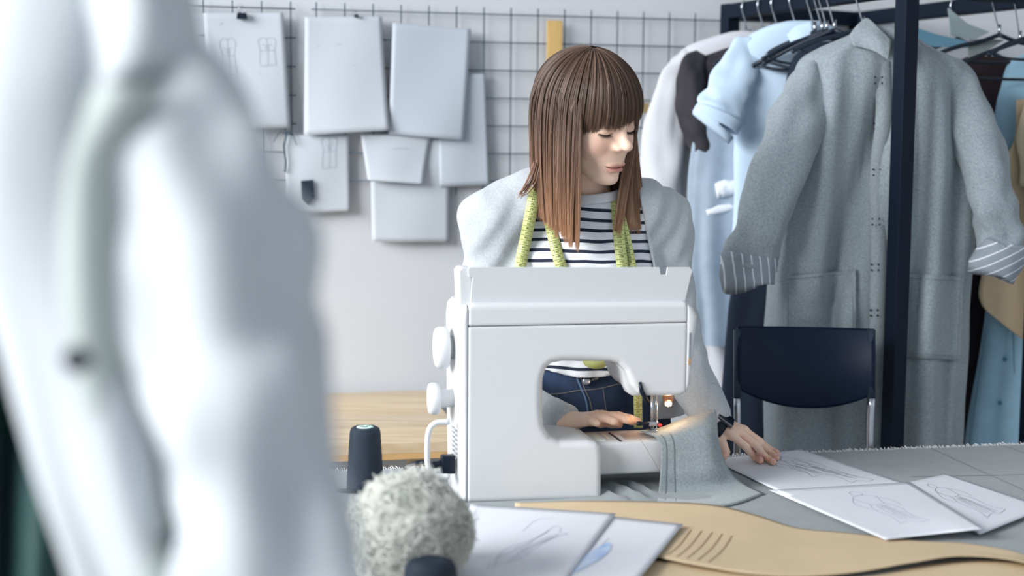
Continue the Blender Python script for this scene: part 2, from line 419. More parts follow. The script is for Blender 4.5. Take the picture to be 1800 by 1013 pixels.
for sx in (-.70, .20):
    for sy in (.06, dep-.06):
        MB().box(o_+E1*sx+E2*sy+EZ*(TZ*.5-.016), E1*.025, E2*.025, EZ*(TZ*.5-.017)).build('leg', M_pine[0], st, smooth=False, bevel=.002)
# ================================================================== work table with grey cloth
far = PZ(1440, 797, TZ)
fy = (Vector((far.x, far.y, 0))).dot(E2)                 # distance of the far edge along E2
NEAR, LFT, RGT = fy-1.02, -.62, 1.95
def TW(x, y, z): return E1*x+E2*y+EZ*z
tb = thing('work_table', 'work table under the grey cloth, carrying the sewing machine', 'table', TW((LFT+RGT)/2, fy-.5, 0))
MB().box(TW((LFT+RGT)/2, fy-.51, TZ-.022), E1*((RGT-LFT)/2), E2*.505, EZ*.018).build('tabletop', mat('table_wood', (210, 180, 135), .5, var=.1, vscale=6), tb, smooth=False, bevel=.003)
for x in (LFT+.06, RGT-.06):
    for y in (fy-.96, fy-.06):
        MB().box(TW(x, y, (TZ-.04)/2), E1*.025, E2*.025, EZ*((TZ-.04)/2)).build('leg', M_black, tb, smooth=False, bevel=.002)
MO = PZ(822, 885, TZ+.0015)                              # front lower left corner of the machine housing
def clothz(x, y):
    p = Vector((x, y, 0)); q = E1*x+E2*y
    l = (q-MO); lx, ly = l.dot(E1), l.dot(E2)
    z = .0012*noise.noise(p*5)+.0008*noise.noise(p*14)
    cx = math.exp(-((lx-.30)/.05)**4)*math.exp(-((ly-.03)/.085)**4)
    z += cx*.013*(.5+.5*math.sin(lx*150+ly*40))
    return TZ+.0015+max(z, -.001)
nx, ny = 210, 90; V = []; 
for j in range(ny):
    y = NEAR+.03+(fy-NEAR-.03)*j/(ny-1)
    for i in range(nx):
        x = LFT+.01+(RGT-LFT-.02)*i/(nx-1)
        V.append(TW(x, y+(.003*noise.noise(Vector((x*20, 0, 3))) if j == ny-1 else 0), clothz(x, y)))
cl = mk('table_cloth', V, grid_faces(ny, nx), mat('grey_cloth', (128, 137, 140), .9, var=.08, vscale=40, bump=.3, bscale=600, sheen=.2), None, solid=.0012, offset=1., origin=TW((LFT+RGT)/2, fy-.5, TZ), label='grey cotton cloth with a frayed white edge covering the work table', cat='cloth')
mb = MB(); R_ = random.Random(3)
for i in range(620):
    x = LFT+.02+(RGT-LFT-.04)*i/619+R_.uniform(-.001, .001); b = TW(x, fy-.002, clothz(x, fy)+.001)
    e = b+E2*R_.uniform(.001, .007)+EZ*R_.uniform(.0, .0045)+E1*R_.uniform(-.005, .005)
    mb.tube([b-E2*.004, (b+e)/2+EZ*.0012, e], R_.uniform(.0005, .0011), 4)
mb.build('frayed_edge', mat('white_thread', (235, 236, 236), .9), cl, kind='stuff', fix=False)
for (a, b) in (((1638, 789), (1815, 868)), ((1760, 782), (1815, 800)), ((1600, 838), (1815, 834))):
    pa, pb = PZ(a[0], a[1], TZ+.004), PZ(b[0], b[1], TZ+.004)
    ls = [[pa*(1-t)+pb*t for t in np.linspace(0, 1, 14)]]
    for q in ls[0]: q.z = clothz(q.dot(E1), q.dot(E2))+.0022
    ribbon_lines(ls, EZ, .0022).build('crease_line', mat('cloth_crease', (138, 147, 150), .9), cl, fix=False)

# ------------------------------------------------------------------ sheets on the table
def tsheet(name, label, cat, rows, nu, nv, m, thick=.0006, group=None, z0=.003, lines=None, lw=.0008, lm=None, parts='pencil_drawing'):
    """rows of (px, py, lift): points on the table plane raised by lift"""
    ctrl = [[tuple(PZ(a, b, TZ+z0+c)) for (a, b, c) in r] for r in rows]
    G = sheet_pts(ctrl, nu, nv)
    o = mk(name, G.reshape(-1, 3), grid_faces(nu, nv), m, None, solid=thick, offset=0, origin=G.reshape(-1, 3).mean(0)*np.array([1, 1, 0])+np.array([0, 0, TZ]), label=label, cat=cat, group=group)
    def at(s, t):
        i = min(max(t, 0), 1)*(nu-1); j = min(max(s, 0), 1)*(nv-1); i0 = min(int(i), nu-2); j0 = min(int(j), nv-2); a = i-i0; b = j-j0
        p = (G[i0, j0]*(1-a)+G[i0+1, j0]*a)*(1-b)+(G[i0, j0+1]*(1-a)+G[i0+1, j0+1]*a)*b
        return Vector(p)+EZ*.0009
    if lines:
        for grp in lines:
            ribbon_lines([[at(*q) for q in crom(l, 5*len(l))] for l in grp], EZ, lw).build(parts, lm or M_pencil_d, o, fix=False)
    return at
def quad(tl, tr, br, bl, n=4, f=lambda s, t: 0.):
    rows = []
    for i in range(n):
        t = i/(n-1); r = []
        for j in range(n):
            s = j/(n-1)
            x = (tl[0]*(1-s)+tr[0]*s)*(1-t)+(bl[0]*(1-s)+br[0]*s)*t; y = (tl[1]*(1-s)+tr[1]*s)*(1-t)+(bl[1]*(1-s)+br[1]*s)*t
            r.append((x, y, f(s, t)))
        rows.append(r)
    return rows
M_kraft = mat('kraft_paper', (208, 186, 152), .75, var=.06, vscale=10)
M_sheet = mat('white_sheet', (220, 223, 229), .7, var=.02, vscale=8)
def figure(dirv, org, L_, W_):
    """a loose fashion figure sketch along a direction on a sheet"""
    d = np.array(dirv, float); n = np.array([-d[1], d[0]]); o = np.array(org, float)
    q = lambda pts: [tuple(o+d*a*L_+n*b*W_) for a, b in pts]
    R = random.Random(int(org[0]*977)); out = [q([(0, 0), (.04, .3), (.1, .3), (.13, 0), (.1, -.3), (.04, -.3), (0, 0)]), q([(.13, .1), (.2, .75), (.4, .55), (.55, .9), (.8, .8), (1, 1.2)]), q([(.13, -.1), (.2, -.75), (.4, -.5), (.55, -.9), (.8, -.7), (1, -1.1)]), q([(1, 1.2), (.96, .3), (1.02, -.2), (1, -1.1)]), q([(.2, .75), (.35, 1.3), (.52, 1.1)]), q([(.2, -.75), (.35, -1.35), (.52, -1.2)]), q([(.4, .55), (.42, 0), (.4, -.5)])]
    for k in range(6):
        b = R.uniform(-.7, .7); out.append(q([(.45, b*.6), (.6, b*.8+R.uniform(-.2, .2)), (.75, b), (R.uniform(.85, .97), b*1.2)]))
    return out
# kraft pattern pieces in front
tsheet('kraft_pattern', 'lower tan kraft pattern sheet at the front edge of the table', 'pattern', [
    [(780, 985, .0), (1000, 985, .0), (1180, 985, .0), (1330, 1000, .002), (1500, 1016, .001), (1640, 992, .0), (1760, 985, .002), (1840, 992, .0)],
    [(740, 1030, .0), (960, 1030, .0), (1160, 1030, .0), (1340, 1035, .003), (1500, 1045, .001), (1640, 1030, .0), (1760, 1030, .002), (1880, 1030, .0)],
    [(700, 1110, .0), (950, 1110, .0), (1150, 1110, .0), (1330, 1115, .0), (1500, 1115, .001), (1640, 1110, .0), (1780, 1110, .002), (1900, 1110, .0)]], 16, 50, M_kraft, .0008, group='kraft sewing patterns on the table', z0=.0035)
at = tsheet('kraft_pattern', 'wavy tan kraft pattern with dart lines in front of the machine', 'pattern', [
    [(905, 884, .0), (1010, 881, .001), (1150, 882, .002), (1255, 888, .002), (1330, 906, .003), (1400, 928, .001), (1500, 938, .002), (1600, 950, .001), (1700, 956, .002), (1790, 972, .006), (1850, 1000, .003)],
    [(905, 915, .0), (1010, 915, .001), (1140, 918, .003), (1240, 925, .004), (1320, 940, .004), (1400, 952, .002), (1500, 960, .003), (1600, 966, .003), (1700, 968, .004), (1790, 980, .008), (1850, 1005, .003)],
    [(905, 945, .0), (1010, 948, .002), (1140, 953, .005), (1230, 962, .006), (1320, 975, .005), (1400, 982, .004), (1500, 982, .005), (1600, 980, .006), (1700, 972, .007), (1790, 984, .010), (1850, 1010, .003)],
    [(905, 965, .0), (1010, 968, .001), (1130, 976, .003), (1215, 992, .008), (1310, 1008, .006), (1400, 1013, .005), (1500, 1007, .007), (1600, 990, .010), (1690, 978, .011), (1790, 987, .011), (1850, 1014, .003)]],
    26, 90, M_kraft, .0008, group='kraft sewing patterns on the table', z0=.005,
    lines=[[[(.245+.021*k+.03*(1-t), .42+.5*t) for t in (0., .3, .65, 1.)]] for k in range(5)], lw=.0022, lm=mat('dart_ink', (150, 118, 88), .8), parts='dart_line')
# white sketch sheets, left pair
M_blue = mat('blue_wash', (150, 182, 226), .8, rgb2=(206, 218, 236), vscale=30)
at2 = tsheet('sketch_sheet', 'white sheet with a pale blue painted figure, on the kraft pattern', 'paper', quad((1000, 900), (1201, 922), (1112, 1032), (860, 1032), 4, lambda s, t: .011+.002*s), 18, 18, M_sheet, group='sketch sheets on the table', lines=[[[(.42, .62), (.5, .5), (.52, .3)]], [[(.3, .95), (.42, .75), (.5, .66)]]], lm=M_pencil)
bl = [(.33, .96), (.44, .92), (.5, .82), (.56, .7), (.61, .55), (.6, .42), (.55, .36), (.5, .44), (.46, .55), (.41, .7), (.37, .85)]
cen = at2(.5, .66); pts = [at2(*q)+EZ*.0003 for q in crom(bl+[bl[0]], 44)[:-1]]
ob = [o for o in bpy.data.objects if o.get('label', '').startswith('white sheet with a pale blue')][0]
mk('blue_painting', [cen]+pts, [(0, i+1, (i+1) % len(pts)+1) for i in range(len(pts))], M_blue, ob)
tsheet('sketch_sheet', 'white sheet with a faint pencil figure, in front of the machine beside the wool', 'paper', quad((828, 886), (1083, 903), (985, 1032), (760, 1032), 5, lambda s, t: .0145+.003*math.sin(s*PI)*(1-t)), 20, 20, M_sheet, group='sketch sheets on the table', lines=[figure((.42, -.62), (.35, .78), .85, .09), [[(.45, .3), (.5, .15), (.6, .12)]]], lm=M_pencil)
# right group
tsheet('sketch_sheet', 'white sheet with a pencil figure under the hand with the watch', 'paper', quad((1250, 808), (1408, 791), (1612, 856), (1385, 872), 5, lambda s, t: .002+.004*math.exp(-((s*1.0)**2+(t-1)**2)*8)), 20, 20, M_sheet, group='sketch sheets on the table', lines=[figure((.16, .9), (.62, .03), .85, .10)+figure((.10, .8), (.55, .12), .6, .14)], lm=M_pencil_d)
tsheet('sketch_sheet', 'white sheet at the right frame edge with a dark pencil figure', 'paper', quad((1575, 853), (1663, 834), (1840, 893), (1722, 940), 5, lambda s, t: .003+.003*t), 20, 20, M_sheet, group='sketch sheets on the table', lines=[figure((.06, .85), (.45, .1), .85, .16)], lm=M_pencil_d)
tsheet('sketch_sheet', 'white sheet curling over the wavy kraft pattern, nearest of the right sketches', 'paper', quad((1352, 862), (1600, 848), (1730, 930), (1556, 949), 6, lambda s, t: .005+.012*math.exp(-((s-1)**2+(t-1)**2)*6)+.004*t), 20, 20, M_sheet, group='sketch sheets on the table', lines=[figure((.04, .75), (.5, .12), .85, .16), [[(.2, .06), (.5, .05), (.95, .04)]]], lm=M_pencil)

# ------------------------------------------------------------------ thread cone, wool, black spool
M_thread = mat('navy_thread', (12, 34, 54), .65, var=.3, vscale=60, stretch=(1, 1, 30), bump=.5, bscale=120)
c = PZ(642, 862, TZ+.003)
tc_ = thing('thread_cone', 'dark navy thread cone with a pale core standing left of the machine', 'thread cone', c)
sc = .00107
MB().lathe(c, EZ, [(0, .024), (.004, .034), (.02, .0335)]+[(.02+.09*i/14, .0335-.0055*i/14+(.0004 if i % 2 else 0)) for i in range(1, 15)]+[(.116, .026), (.119, .021), (.118, .016)], 40).build('thread_winding', M_thread, tc_)
MB().lathe(c, EZ, [(.10, .0155), (.1185, .0155), (.1195, .0145), (.1195, .006), (.112, .005)], 28).build('cone_core', mat('mint_core', (196, 226, 216), .4), tc_)
MB().box(c+EZ*.1185+E1*.006+E2*.002, E1*.0035, E2*.002, EZ*.0012).build('core_notch', M_blackp, tc_, smooth=False)

wc = PZ(720, 1040, TZ+.003); wc = Vector((wc.x, wc.y+.03, TZ))
wt = thing('wool_bundle', 'fluffy grey-white wool bundle at the front left of the machine', 'wool', wc)
def wool_r(d):
    n_ = noise.noise(Vector(d)*2.2+Vector((4, 1, 0)))*.18+noise.noise(Vector(d)*5)*.10
    return 1+n_
mb = MB(); nu_, nv_ = 40, 60; V = []
for i in range(nu_):
    th = PI*i/(nu_-1)
    for j in range(nv_):
        ph = 2*PI*j/nv_; d = (math.sin(th)*math.cos(ph), math.sin(th)*math.sin(ph), math.cos(th)); r = wool_r(d)
        p = Vector((d[0]*.078*r, d[1]*.075*r, .082+d[2]*.078*r)); p.z = max(p.z, .004); V.append(wc+p)
M_wool = mat('pale_wool', (236, 237, 230), .95, rgb2=(212, 215, 206), vscale=18, sheen=.6)
mk('wool_core', V, grid_faces(nu_, nv_, True), M_wool, wt)
mb = MB(); R_ = random.Random(11)
for k in range(5200):
    z = R_.uniform(-.75, 1); ph = R_.uniform(0, 2*PI); s = math.sqrt(1-z*z); d = Vector((s*math.cos(ph), s*math.sin(ph), z))
    r = wool_r(d); p = wc+Vector((d.x*.078*r, d.y*.075*r, .082+d.z*.078*r))
    t = Vector((R_.gauss(0, 1), R_.gauss(0, 1), R_.gauss(0, 1))); t = (t-d*t.dot(d)).normalized(); ln = R_.uniform(.012, .030)
    pts = [p-d*.003]
    for q in range(1, 5):
        a = q/4
        pts.append(p+t*ln*a+d*(R_.uniform(.2, 1)*.011*math.sin(a*2.2))+Vector((R_.gauss(0, .0018), R_.gauss(0, .0018), R_.gauss(0, .0018))))
    for q in pts: q.z = max(q.z, TZ+.004)
    mb.tube(pts, [.0010, .0009, .0008, .0006, .0003], 3, cap=False)
mb.build('wool_fibres', M_wool, wt, kind='stuff', fix=False)
bc = PZ(757, 1075, TZ+.003); bc = Vector((bc.x, bc.y, TZ+.003))
bs = thing('black_spool', 'black thread spool at the lower frame edge before the wool', 'thread spool', bc)
MB().lathe(bc, EZ, [(0, .026), (.003, .036), (.04, .037), (.062, .0355), (.070, .030), (.073, .022), (.072, .014)], 36).build('thread_winding', M_thread, bs)
MB().lathe(bc, EZ, [(.06, .013), (.0715, .013), (.0715, .006), (.066, .005)], 20).build('spool_core', M_blackp, bs)
# ================================================================== sewing machine, seen from behind
def ML(px, py, yl):
    p = PN(px, py, MO+E2*yl, E2)-MO; return (p.dot(E1), p.z)
def MW(x, y, z): return MO+E1*x+E2*y+EZ*z
sm = thing('sewing_machine', 'white sewing machine seen from behind with its top lid open', 'sewing machine', MW(.18, .09, 0))
M_mach = mat('machine_white', (213, 215, 217), .38, var=.015, vscale=5)
M_mach2 = mat('machine_lid', (206, 209, 211), .45)
DEP = .165
outl = [(812, 886), (1058, 879), (1058, 800), (1056, 786), (1050, 779), (1036, 776), (985, 776), (968, 768), (958, 750), (956, 720), (957, 668), (962, 649), (972, 640), (990, 637), (1076, 637), (1088, 640), (1100, 652), (1112, 680),
        (1122, 692), (1134, 697), (1196, 697), (1208, 692), (1215, 676), (1222, 610), (1228, 556), (1220, 540), (1206, 531), (836, 534), (822, 536), (812, 546), (809, 566)]
PO = np.array([ML(x, y, 0.) for x, y in outl])
def polysdf(p, poly):
    d = np.full(len(p), 1e9); s = np.ones(len(p)); n = len(poly)
    for i in range(n):
        a = poly[i]; b = poly[i-1]; e = b-a; w_ = p-a
        q = w_-e*np.clip((w_@e)/(e@e), 0, 1)[:, None]; d = np.minimum(d, (q**2).sum(1))
        c1 = p[:, 1] >= a[1]; c2 = p[:, 1] < b[1]; c3 = e[0]*w_[:, 1] > e[1]*w_[:, 0]
        fl = (c1 & c2 & c3) | (~c1 & ~c2 & ~c3); s = np.where(fl, -s, s)
    return s*np.sqrt(d)
oc = np.array(ML(1010, 700, 0))
def body_sdf(p):
    d2 = polysdf(p[:, [0, 2]], PO)
    rr = .010+.011*np.exp(-(((p[:, 0]-oc[0])/.085)**2+((p[:, 2]-oc[1])/.085)**2)**2)
    dz = np.abs(p[:, 1]-DEP/2)-DEP/2
    a = d2+rr; b = dz+rr
    return np.minimum(np.maximum(a, b), 0)+np.sqrt(np.maximum(a, 0)**2+np.maximum(b, 0)**2)-rr
zs = ML(1000, 572, 0)[1]; xs = 0.0
def mach_part(name, cut, m):
    V, Q = surfnet(lambda p: np.maximum(body_sdf(p), cut(p)), (-.07, -.02, -.02), (.46, .20, .40), .0032)
    W_ = np.array(MO)+V[:, :1]*np.array(E1)+V[:, 1:2]*np.array(E2)+V[:, 2:]*np.array(EZ)
    return mk_np(name, W_, Q, m, sm)
xr = ML(1207, 600, 0)[0]
mach_part('housing', lambda p: np.maximum(np.maximum(p[:, 2]-zs, -(p[:, 0]-xs)), p[:, 0]-xr), M_mach)
mach_part('top_cover', lambda p: np.maximum(np.maximum(-(p[:, 2]-zs-.0016), -(p[:, 0]-xs-.0005)), p[:, 0]-xr), M_mach)
mach_part('end_cover', lambda p: p[:, 0]-xs+.0011, M_mach)
mach_part('face_cover', lambda p: -(p[:, 0]-xr-.0011), M_mach)
# free arm
fa = MB()
x0 = .225; x1 = ML(1222, 800, .05)[0]; zt = ML(1110, 777, .045)[1]; zb = ML(1110, 834, .045)[1]
fa.box(MW((x0+x1)/2, .10, (zt+zb)/2), E1*((x1-x0)/2), E2*.055, EZ*((zt-zb)/2))
fa.build('free_arm', M_mach, sm, bevel=.006)
MB().box(MW(.19, .10, zb*.5+.001), E1*.04, E2*.05, EZ*(zb*.5)).build('base_foot', M_blackp, sm, smooth=False)
nx0, nx1 = ML(1092, 760, .09)[0], ML(1165, 760, .09)[0]
MB().box(MW((nx0+nx1)/2, .09, zt+.0006), E1*((nx1-nx0)/2), E2*.028, EZ*.0008).build('needle_plate', mat('plate_steel', (206, 192, 182), .35, metal=.35), sm, smooth=False)
MB().box(MW(nx0-.012, .09, zt+.0008), E1*.0016, E2*.04, EZ*.0008).build('plate_gap', M_blackp, sm, smooth=False)
MB().box(MW((ML(965, 760, .09)[0]+nx0)/2-.01, .095, zt+.0012), E1*.042, E2*.034, EZ*.0016).build('extension_ruler', mat('clear_plate', (214, 218, 214), .25), sm, smooth=False, bevel=.001)
for k in range(4):
    MB().box(MW(nx0-.03-.018*k, .09, zt+.003), E1*.0007, E2*.026, EZ*.0002).build('ruler_mark', mat('mark_yellow', (220, 212, 150), .6), sm, smooth=False)
# open lid
def LP(x, y, yl): a, b = ML(x, y, yl); return MW(a, yl, b)
lid = [(826, 541), (830, 488), (824, 487), (822, 474), (826, 470), (1160, 470), (1162, 483), (1171, 483), (1173, 470), (1213, 470), (1218, 476), (1215, 485), (1202, 541)]
MB().prism([LP(x, y, .018) for x, y in lid], E2*.004).build('lid', M_mach2, sm, smooth=False, bevel=.0012)
sd = [(808, 541), (806, 476), (812, 470), (826, 470), (830, 488), (828, 541)]
MB().prism([LP(x, y, .022) for x, y in sd], E2*.05).build('lid_flange', M_mach, sm, smooth=False, bevel=.003)
# knobs and fittings on the end
def knob(name, px, py, r, xo, th):
    yl = .085; a, z = ML(px, py, yl)
    c = MW(a, yl, z)
    MB().lathe(c, -E1, [(-xo, r*.55), (-.004, r*.55), (-.002, r*.93), (0, r), (th*.55, r), (th*.8, r*.96), (th*.95, r*.86), (th, r*.7), (th*1.02, 0)], 40).build(name, M_mach, sm)
knob('handwheel', 785, 611, .0385, .05, .022)
knob('winder_knob', 769, 701, .0295, .05, .017)
hp = [LP(790, 742, .03), LP(766, 744, .03), LP(754, 758, .03), LP(751, 790, .03), LP(753, 822, .03), LP(766, 836, .03), LP(790, 838, .03)]
MB().tube(vcrom(hp, 30), .0052, 10).build('bail_handle', M_mach, sm)
mb = MB()
for i in range(7):
    for j in range(2):
        p = LP(788+j*6+i*.6, 757+i*8, .05)
        mb.box(MW(PO[:, 0].min()+.0004, .05+.03*j, (p-MO).z), E1*.0008, E2*.008, EZ*.0014)
mb.build('vent_slots', mat('vent_grey', (170, 176, 184), .6), sm, smooth=False, kind='stuff')
MB().box(LP(787, 816, .055), E1*.0125, E2*.012, EZ*.0165).build('power_plug', M_blackp, sm, bevel=.003)
cp = vcrom([LP(780, 815, .055), LP(762, 817, .05), LP(745, 812, .045), LP(715, 822, .05), LP(690, 858, .06), LP(650, 875, .09), LP(560, 868, .12)], 40)
for q in cp: q.z = max(q.z, TZ+.008)
MB().tube(cp, [.0085 if i < 3 else (.0065 if i < 8 else .0038) for i in range(40)], 10).build('power_cord', M_blackp, sm)
# needle area
lev = [(1084, 638), (1131, 640), (1131, 697), (1113, 697), (1104, 691), (1098, 678), (1093, 655)]
MB().prism([LP(x, y, .022) for x, y in lev], E2*.03).build('lever_housing', M_mach, sm, bevel=.006)
MB().tube([LP(1125, 672, -.002), LP(1128, 688, -.003), LP(1138, 707, .004)], [.0025, .0045, .004], 10).build('presser_lever', M_blackp, sm)
MB().tube([LP(1146, 690, .09), LP(1146, 752, .09)], .0032, 12).build('presser_bar', M_steel, sm)
MB().tube([LP(1154, 690, .088), LP(1154, 742, .088)], .0026, 12).build('needle_bar', M_steel, sm)
MB().tube([LP(1154, 742, .088), LP(1154, 762, .088)], [.0011, .0004], 8).build('needle', M_steel, sm)
MB().box(LP(1148, 745, .088), E1*.009, E2*.006, EZ*.004).build('needle_clamp', M_steel, sm, bevel=.001)
MB().lathe(LP(1126, 745, .085), E1, [(-.008, .001), (-.007, .0042), (.0, .0045), (.004, .003), (.02, .0022), (.021, .0)], 14).build('clamp_screw', M_blackp, sm)
MB().box(LP(1147, 757, .092), E1*.007, E2*.012, EZ*.0018).build('presser_foot', M_steel, sm, bevel=.0008)
MB().lathe(LP(1160, 748, .08), -E2, [(0, .0035), (.003, .0035), (.004, .0)], 12).build('red_dot', mat('red_plastic', (214, 52, 44), .4), sm)
MB().lathe(LP(1175, 700, .09), -EZ, [(-.006, .011), (.002, .011), (.003, .009), (.006, .008)], 16).build('lamp_socket', mat('copper', (205, 150, 120), .3, metal=.8), sm)
MB().lathe(LP(1175, 706, .09), -EZ, [(0, .0055), (.004, .0065), (.008, .0055), (.010, .0)], 16).build('lamp_bulb', mat('warm_bulb', (255, 220, 170), .3, emit=(255, 190, 120), estr=10.), sm)
pl = bpy.data.lights.new('machine_lamp', 'POINT'); pl.energy = .10; pl.color = (1, .62, .32); pl.shadow_soft_size = .006
po = bpy.data.objects.new('machine_lamp', pl); COL.objects.link(po); po.location = LP(1176, 722, .088)
a_, z_ = ML(1214, 585, -.001); b_, z2_ = ML(1212, 640, -.001)
MB().box(MW((a_+b_)/2, .0015, (z_+z2_)/2), E1*.002, E2*.003, EZ*((z_-z2_)/2)).build('thread_cutter_slot', mat('slot_grey', (150, 156, 164), .3, metal=.7), sm, smooth=False, bevel=.001)
MB().box(MW(b_, .001, z2_+.004), E1*.0025, E2*.003, EZ*.006).build('slot_highlight', mat('highlight_bronze', (214, 170, 128), .3, metal=.8), sm, smooth=False, bevel=.001)  # small bronze block paints the highlight at the slot's lower end
MB().tube(vcrom([LP(1125, 772, .04), LP(1140, 795, .034), LP(1156, 822, .034), LP(1162, 836, .03)], 12), .0005, 4).build('loose_thread', mat('grey_thread', (120, 126, 132), .8), sm)

# ================================================================== grey felt being sewn
M_felt = mat('grey_felt', (140, 150, 153), .95, rgb2=(120, 130, 133), vscale=260, bump=.2, bscale=500, sheen=.3)
def T(x, y, lift=.004): return tuple(PZ(x, y, TZ+lift))
def LW(x, y, yl): return tuple(LP(x, y, yl))
ctrl = [[LW(1124, 758, .112), LW(1160, 753, .115), LW(1205, 735, .12), LW(1236, 726, .13), LW(1256, 722, .13)],
        [LW(1140, 763, .075), LW(1168, 760, .075), LW(1206, 743, .08), LW(1240, 729, .08), LW(1259, 727, .08)],
        [LW(1154, 770, .042), LW(1176, 766, .040), LW(1210, 756, .038), LW(1242, 748, .036), LW(1261, 752, .04)],
        [LW(1162, 787, .030), LW(1182, 785, .026), LW(1213, 779, .022), LW(1245, 776, .018), LW(1264, 782, .026)],
        [LW(1161, 830, .024), LW(1183, 830, .020), LW(1214, 828, .013), LW(1252, 826, .006), LW(1280, 824, .016)],
        [LW(1158, 864, .012), LW(1184, 866, .008), LW(1217, 866, .002), LW(1263, 862, -.002), LW(1304, 850, .008)],
        [T(1156, 884, .006), T(1186, 888, .006), T(1222, 890, .005), T(1283, 889, .005), T(1344, 869, .004)]]
G = sheet_pts(ctrl, 44, 34)
fe = mk('grey_felt_piece', G.reshape(-1, 3), grid_faces(44, 34), M_felt, None, solid=.0022, offset=0, origin=tuple(PZ(1230, 880, TZ)), label='grey felt piece draped from the machine needle down to the table', cat='fabric')
for (j, m_) in ((4, 'a'), (9, 'b')):
    ls = [[Vector(G[i, j])+Vector((0, -.0018, .0012)) for i in range(12, 42)]]
    ribbon_lines(ls, Vector((0, -1, .2)), .0016).build('stitch_line', mat('stitch_grey', (104, 114, 120), .9), fe, fix=False)
# ================================================================== black garment rack
RB = Vector((.855, 3.14, 0)); RA = Vector((.56, 3.74, 0)); rd = (RA-RB).normalized(); rp = Vector((rd.y, -rd.x, 0))
RC = RB+rp*.42; RD = RA+rp*.42; ZR = 1.79; hw = .0185
rk = thing('garment_rack', 'black metal garment rack with a post in front of the grey coat', 'rack', (RB+RD)*.5)
M_rack = mat('rack_black', (4, 19, 37), .6, spec=.2, var=.1, vscale=20)
for p in (RB, RA, RC, RD):
    MB().box(p+EZ*((ZR+.02)/2), rp*hw, rd*hw, EZ*((ZR+.02)/2)).build('post', M_rack, rk, smooth=False, bevel=.002)
def beam(nm, a, b, z, h=hw):
    d = (b-a).normalized(); n = d.cross(EZ); MB().box((a+b)*.5+EZ*z, d*((b-a).length/2-hw), n*hw, EZ*h).build(nm, M_rack, rk, smooth=False, bevel=.002)
for (a, b, nm) in ((RA, RB, 'hanging_rail'), (RD, RC, 'hanging_rail'), (RB, RC, 'cross_beam'), (RA, RD, 'cross_beam')):
    beam(nm, a, b, ZR)
for (a, b) in ((RB, RC), (RA, RD), (RA, RB), (RD, RC)): beam('base_beam', a, b, .10)

def railx(Y, second=False):
    a, b = (RD, RC) if second else (RA, RB); t = (Y-b.y)/(a.y-b.y); return b.x+(a.x-b.x)*t
M_hang = mat('black_hanger', (14, 28, 44), .35)
HG = 'hangers on the rack'
def hanger(label, Y, hwid, drop, tilt=0., second=False, m=None, trousers=False, x=None, low=0.):
    """steel hook over the rail and two sloping arms facing the camera"""
    c = Vector((railx(Y, second) if x is None else x, Y, 0)); zt = ZR+hw+.003; t = thing('clothes_hanger', label, 'hanger', c+EZ*(ZR-.12), HG)
    ax = Vector((math.cos(tilt), math.sin(tilt), 0))
    zn = ZR-hw-.055-low
    hp = [c+rp*.024+EZ*(zt-.030), c+rp*.026+EZ*(zt-.010), c+rp*.018+EZ*(zt+.004), c+EZ*(zt+.008), c-rp*.018+EZ*(zt+.003), c-rp*.027+EZ*(zt-.018), c-rp*.018+EZ*(zt-.045), c-rp*.003+EZ*(zn+.012), c+EZ*zn]
    MB().tube(vcrom(hp, 28), .0019, 7).build('hook', M_steel, t)
    MB().tube([c+EZ*(zn+.022), c+EZ*(zn-.004)], .0042, 8).build('ferrule', M_steel, t)
    for s in (-1, 1):
        p = [c+EZ*(zn-.002), c+ax*s*hwid*.25+EZ*(zn-.018), c+ax*s*hwid*.62+EZ*(zn-drop*.55), c+ax*s*hwid*.93+EZ*(zn-drop*.9), c+ax*s*hwid+EZ*(zn-drop)]
        MB().tube(vcrom(p, 16), [.0052]*13+[.0065, .006, .004], 8).build('arm', m or M_hang, t)
    p = [c-ax*hwid*.93+EZ*(zn-drop*.93), c-ax*hwid*.5+EZ*(zn-drop*1.12), c+ax*hwid*.5+EZ*(zn-drop*1.12), c+ax*hwid*.93+EZ*(zn-drop*.93)]
    MB().tube(vcrom(p, 14), .0035, 7).build('crossbar', m or M_hang, t)
    return c, zn
def ray_xz(px, py, Y): p = P(px, py, Y); return p.x, p.z
def garment(parent, name, keys, Y, m, n=84, rows=70, nf=7, amp=.012, seed=0, ex=2.5, top=True, thick=0, extra=None):
    """closed hanging body: keys of (py, px left, px right, half depth), front towards the camera"""
    K = []
    for (py, xl, xr, b) in keys:
        a, z = ray_xz((xl+xr)/2, py, Y); l = ray_xz(xl, py, Y)[0]; r = ray_xz(xr, py, Y)[0]; K.append((z, (l+r)/2, (r-l)/2, b))
    C = crom(K, rows); z0, z1 = C[0][0], C[-1][0]; V = []
    def S(th, i):
        z, cx, a, b = C[i]; t = (z0-z)/(z0-z1)
        c, s = math.cos(th), math.sin(th)
        x = a*math.copysign(abs(c)**(2/ex), c); y = b*math.copysign(abs(s)**(2/ex), s)
        am = amp*min(1, t*2.2)*(.4+.6*t)
        f = am*(math.sin(nf*th+seed+1.3*math.sin(t*3+seed))+.6*math.sin((nf*2-3)*th+seed*2.3+t*2))
        f += .010*noise.noise(Vector((x*9, z*7, seed+s*.5)))*min(1, t*4)
        if extra and s < .3: y -= extra(x/a, t)*min(1, (.3-s)*1.5)
        return Vector((cx+x+f*c*.6, Y+y+f*s, z+.006*noise.noise(Vector((x*6, seed, z)))*t))
    for i in range(rows):
        V += [S(2*PI*j/n, i) for j in range(n)]
    f = grid_faces(rows, n, True)
    if top: f.append(tuple(range(n-1, -1, -1)))
    o = mk(name, V, f, m, parent, solid=thick)
    return o, S, C
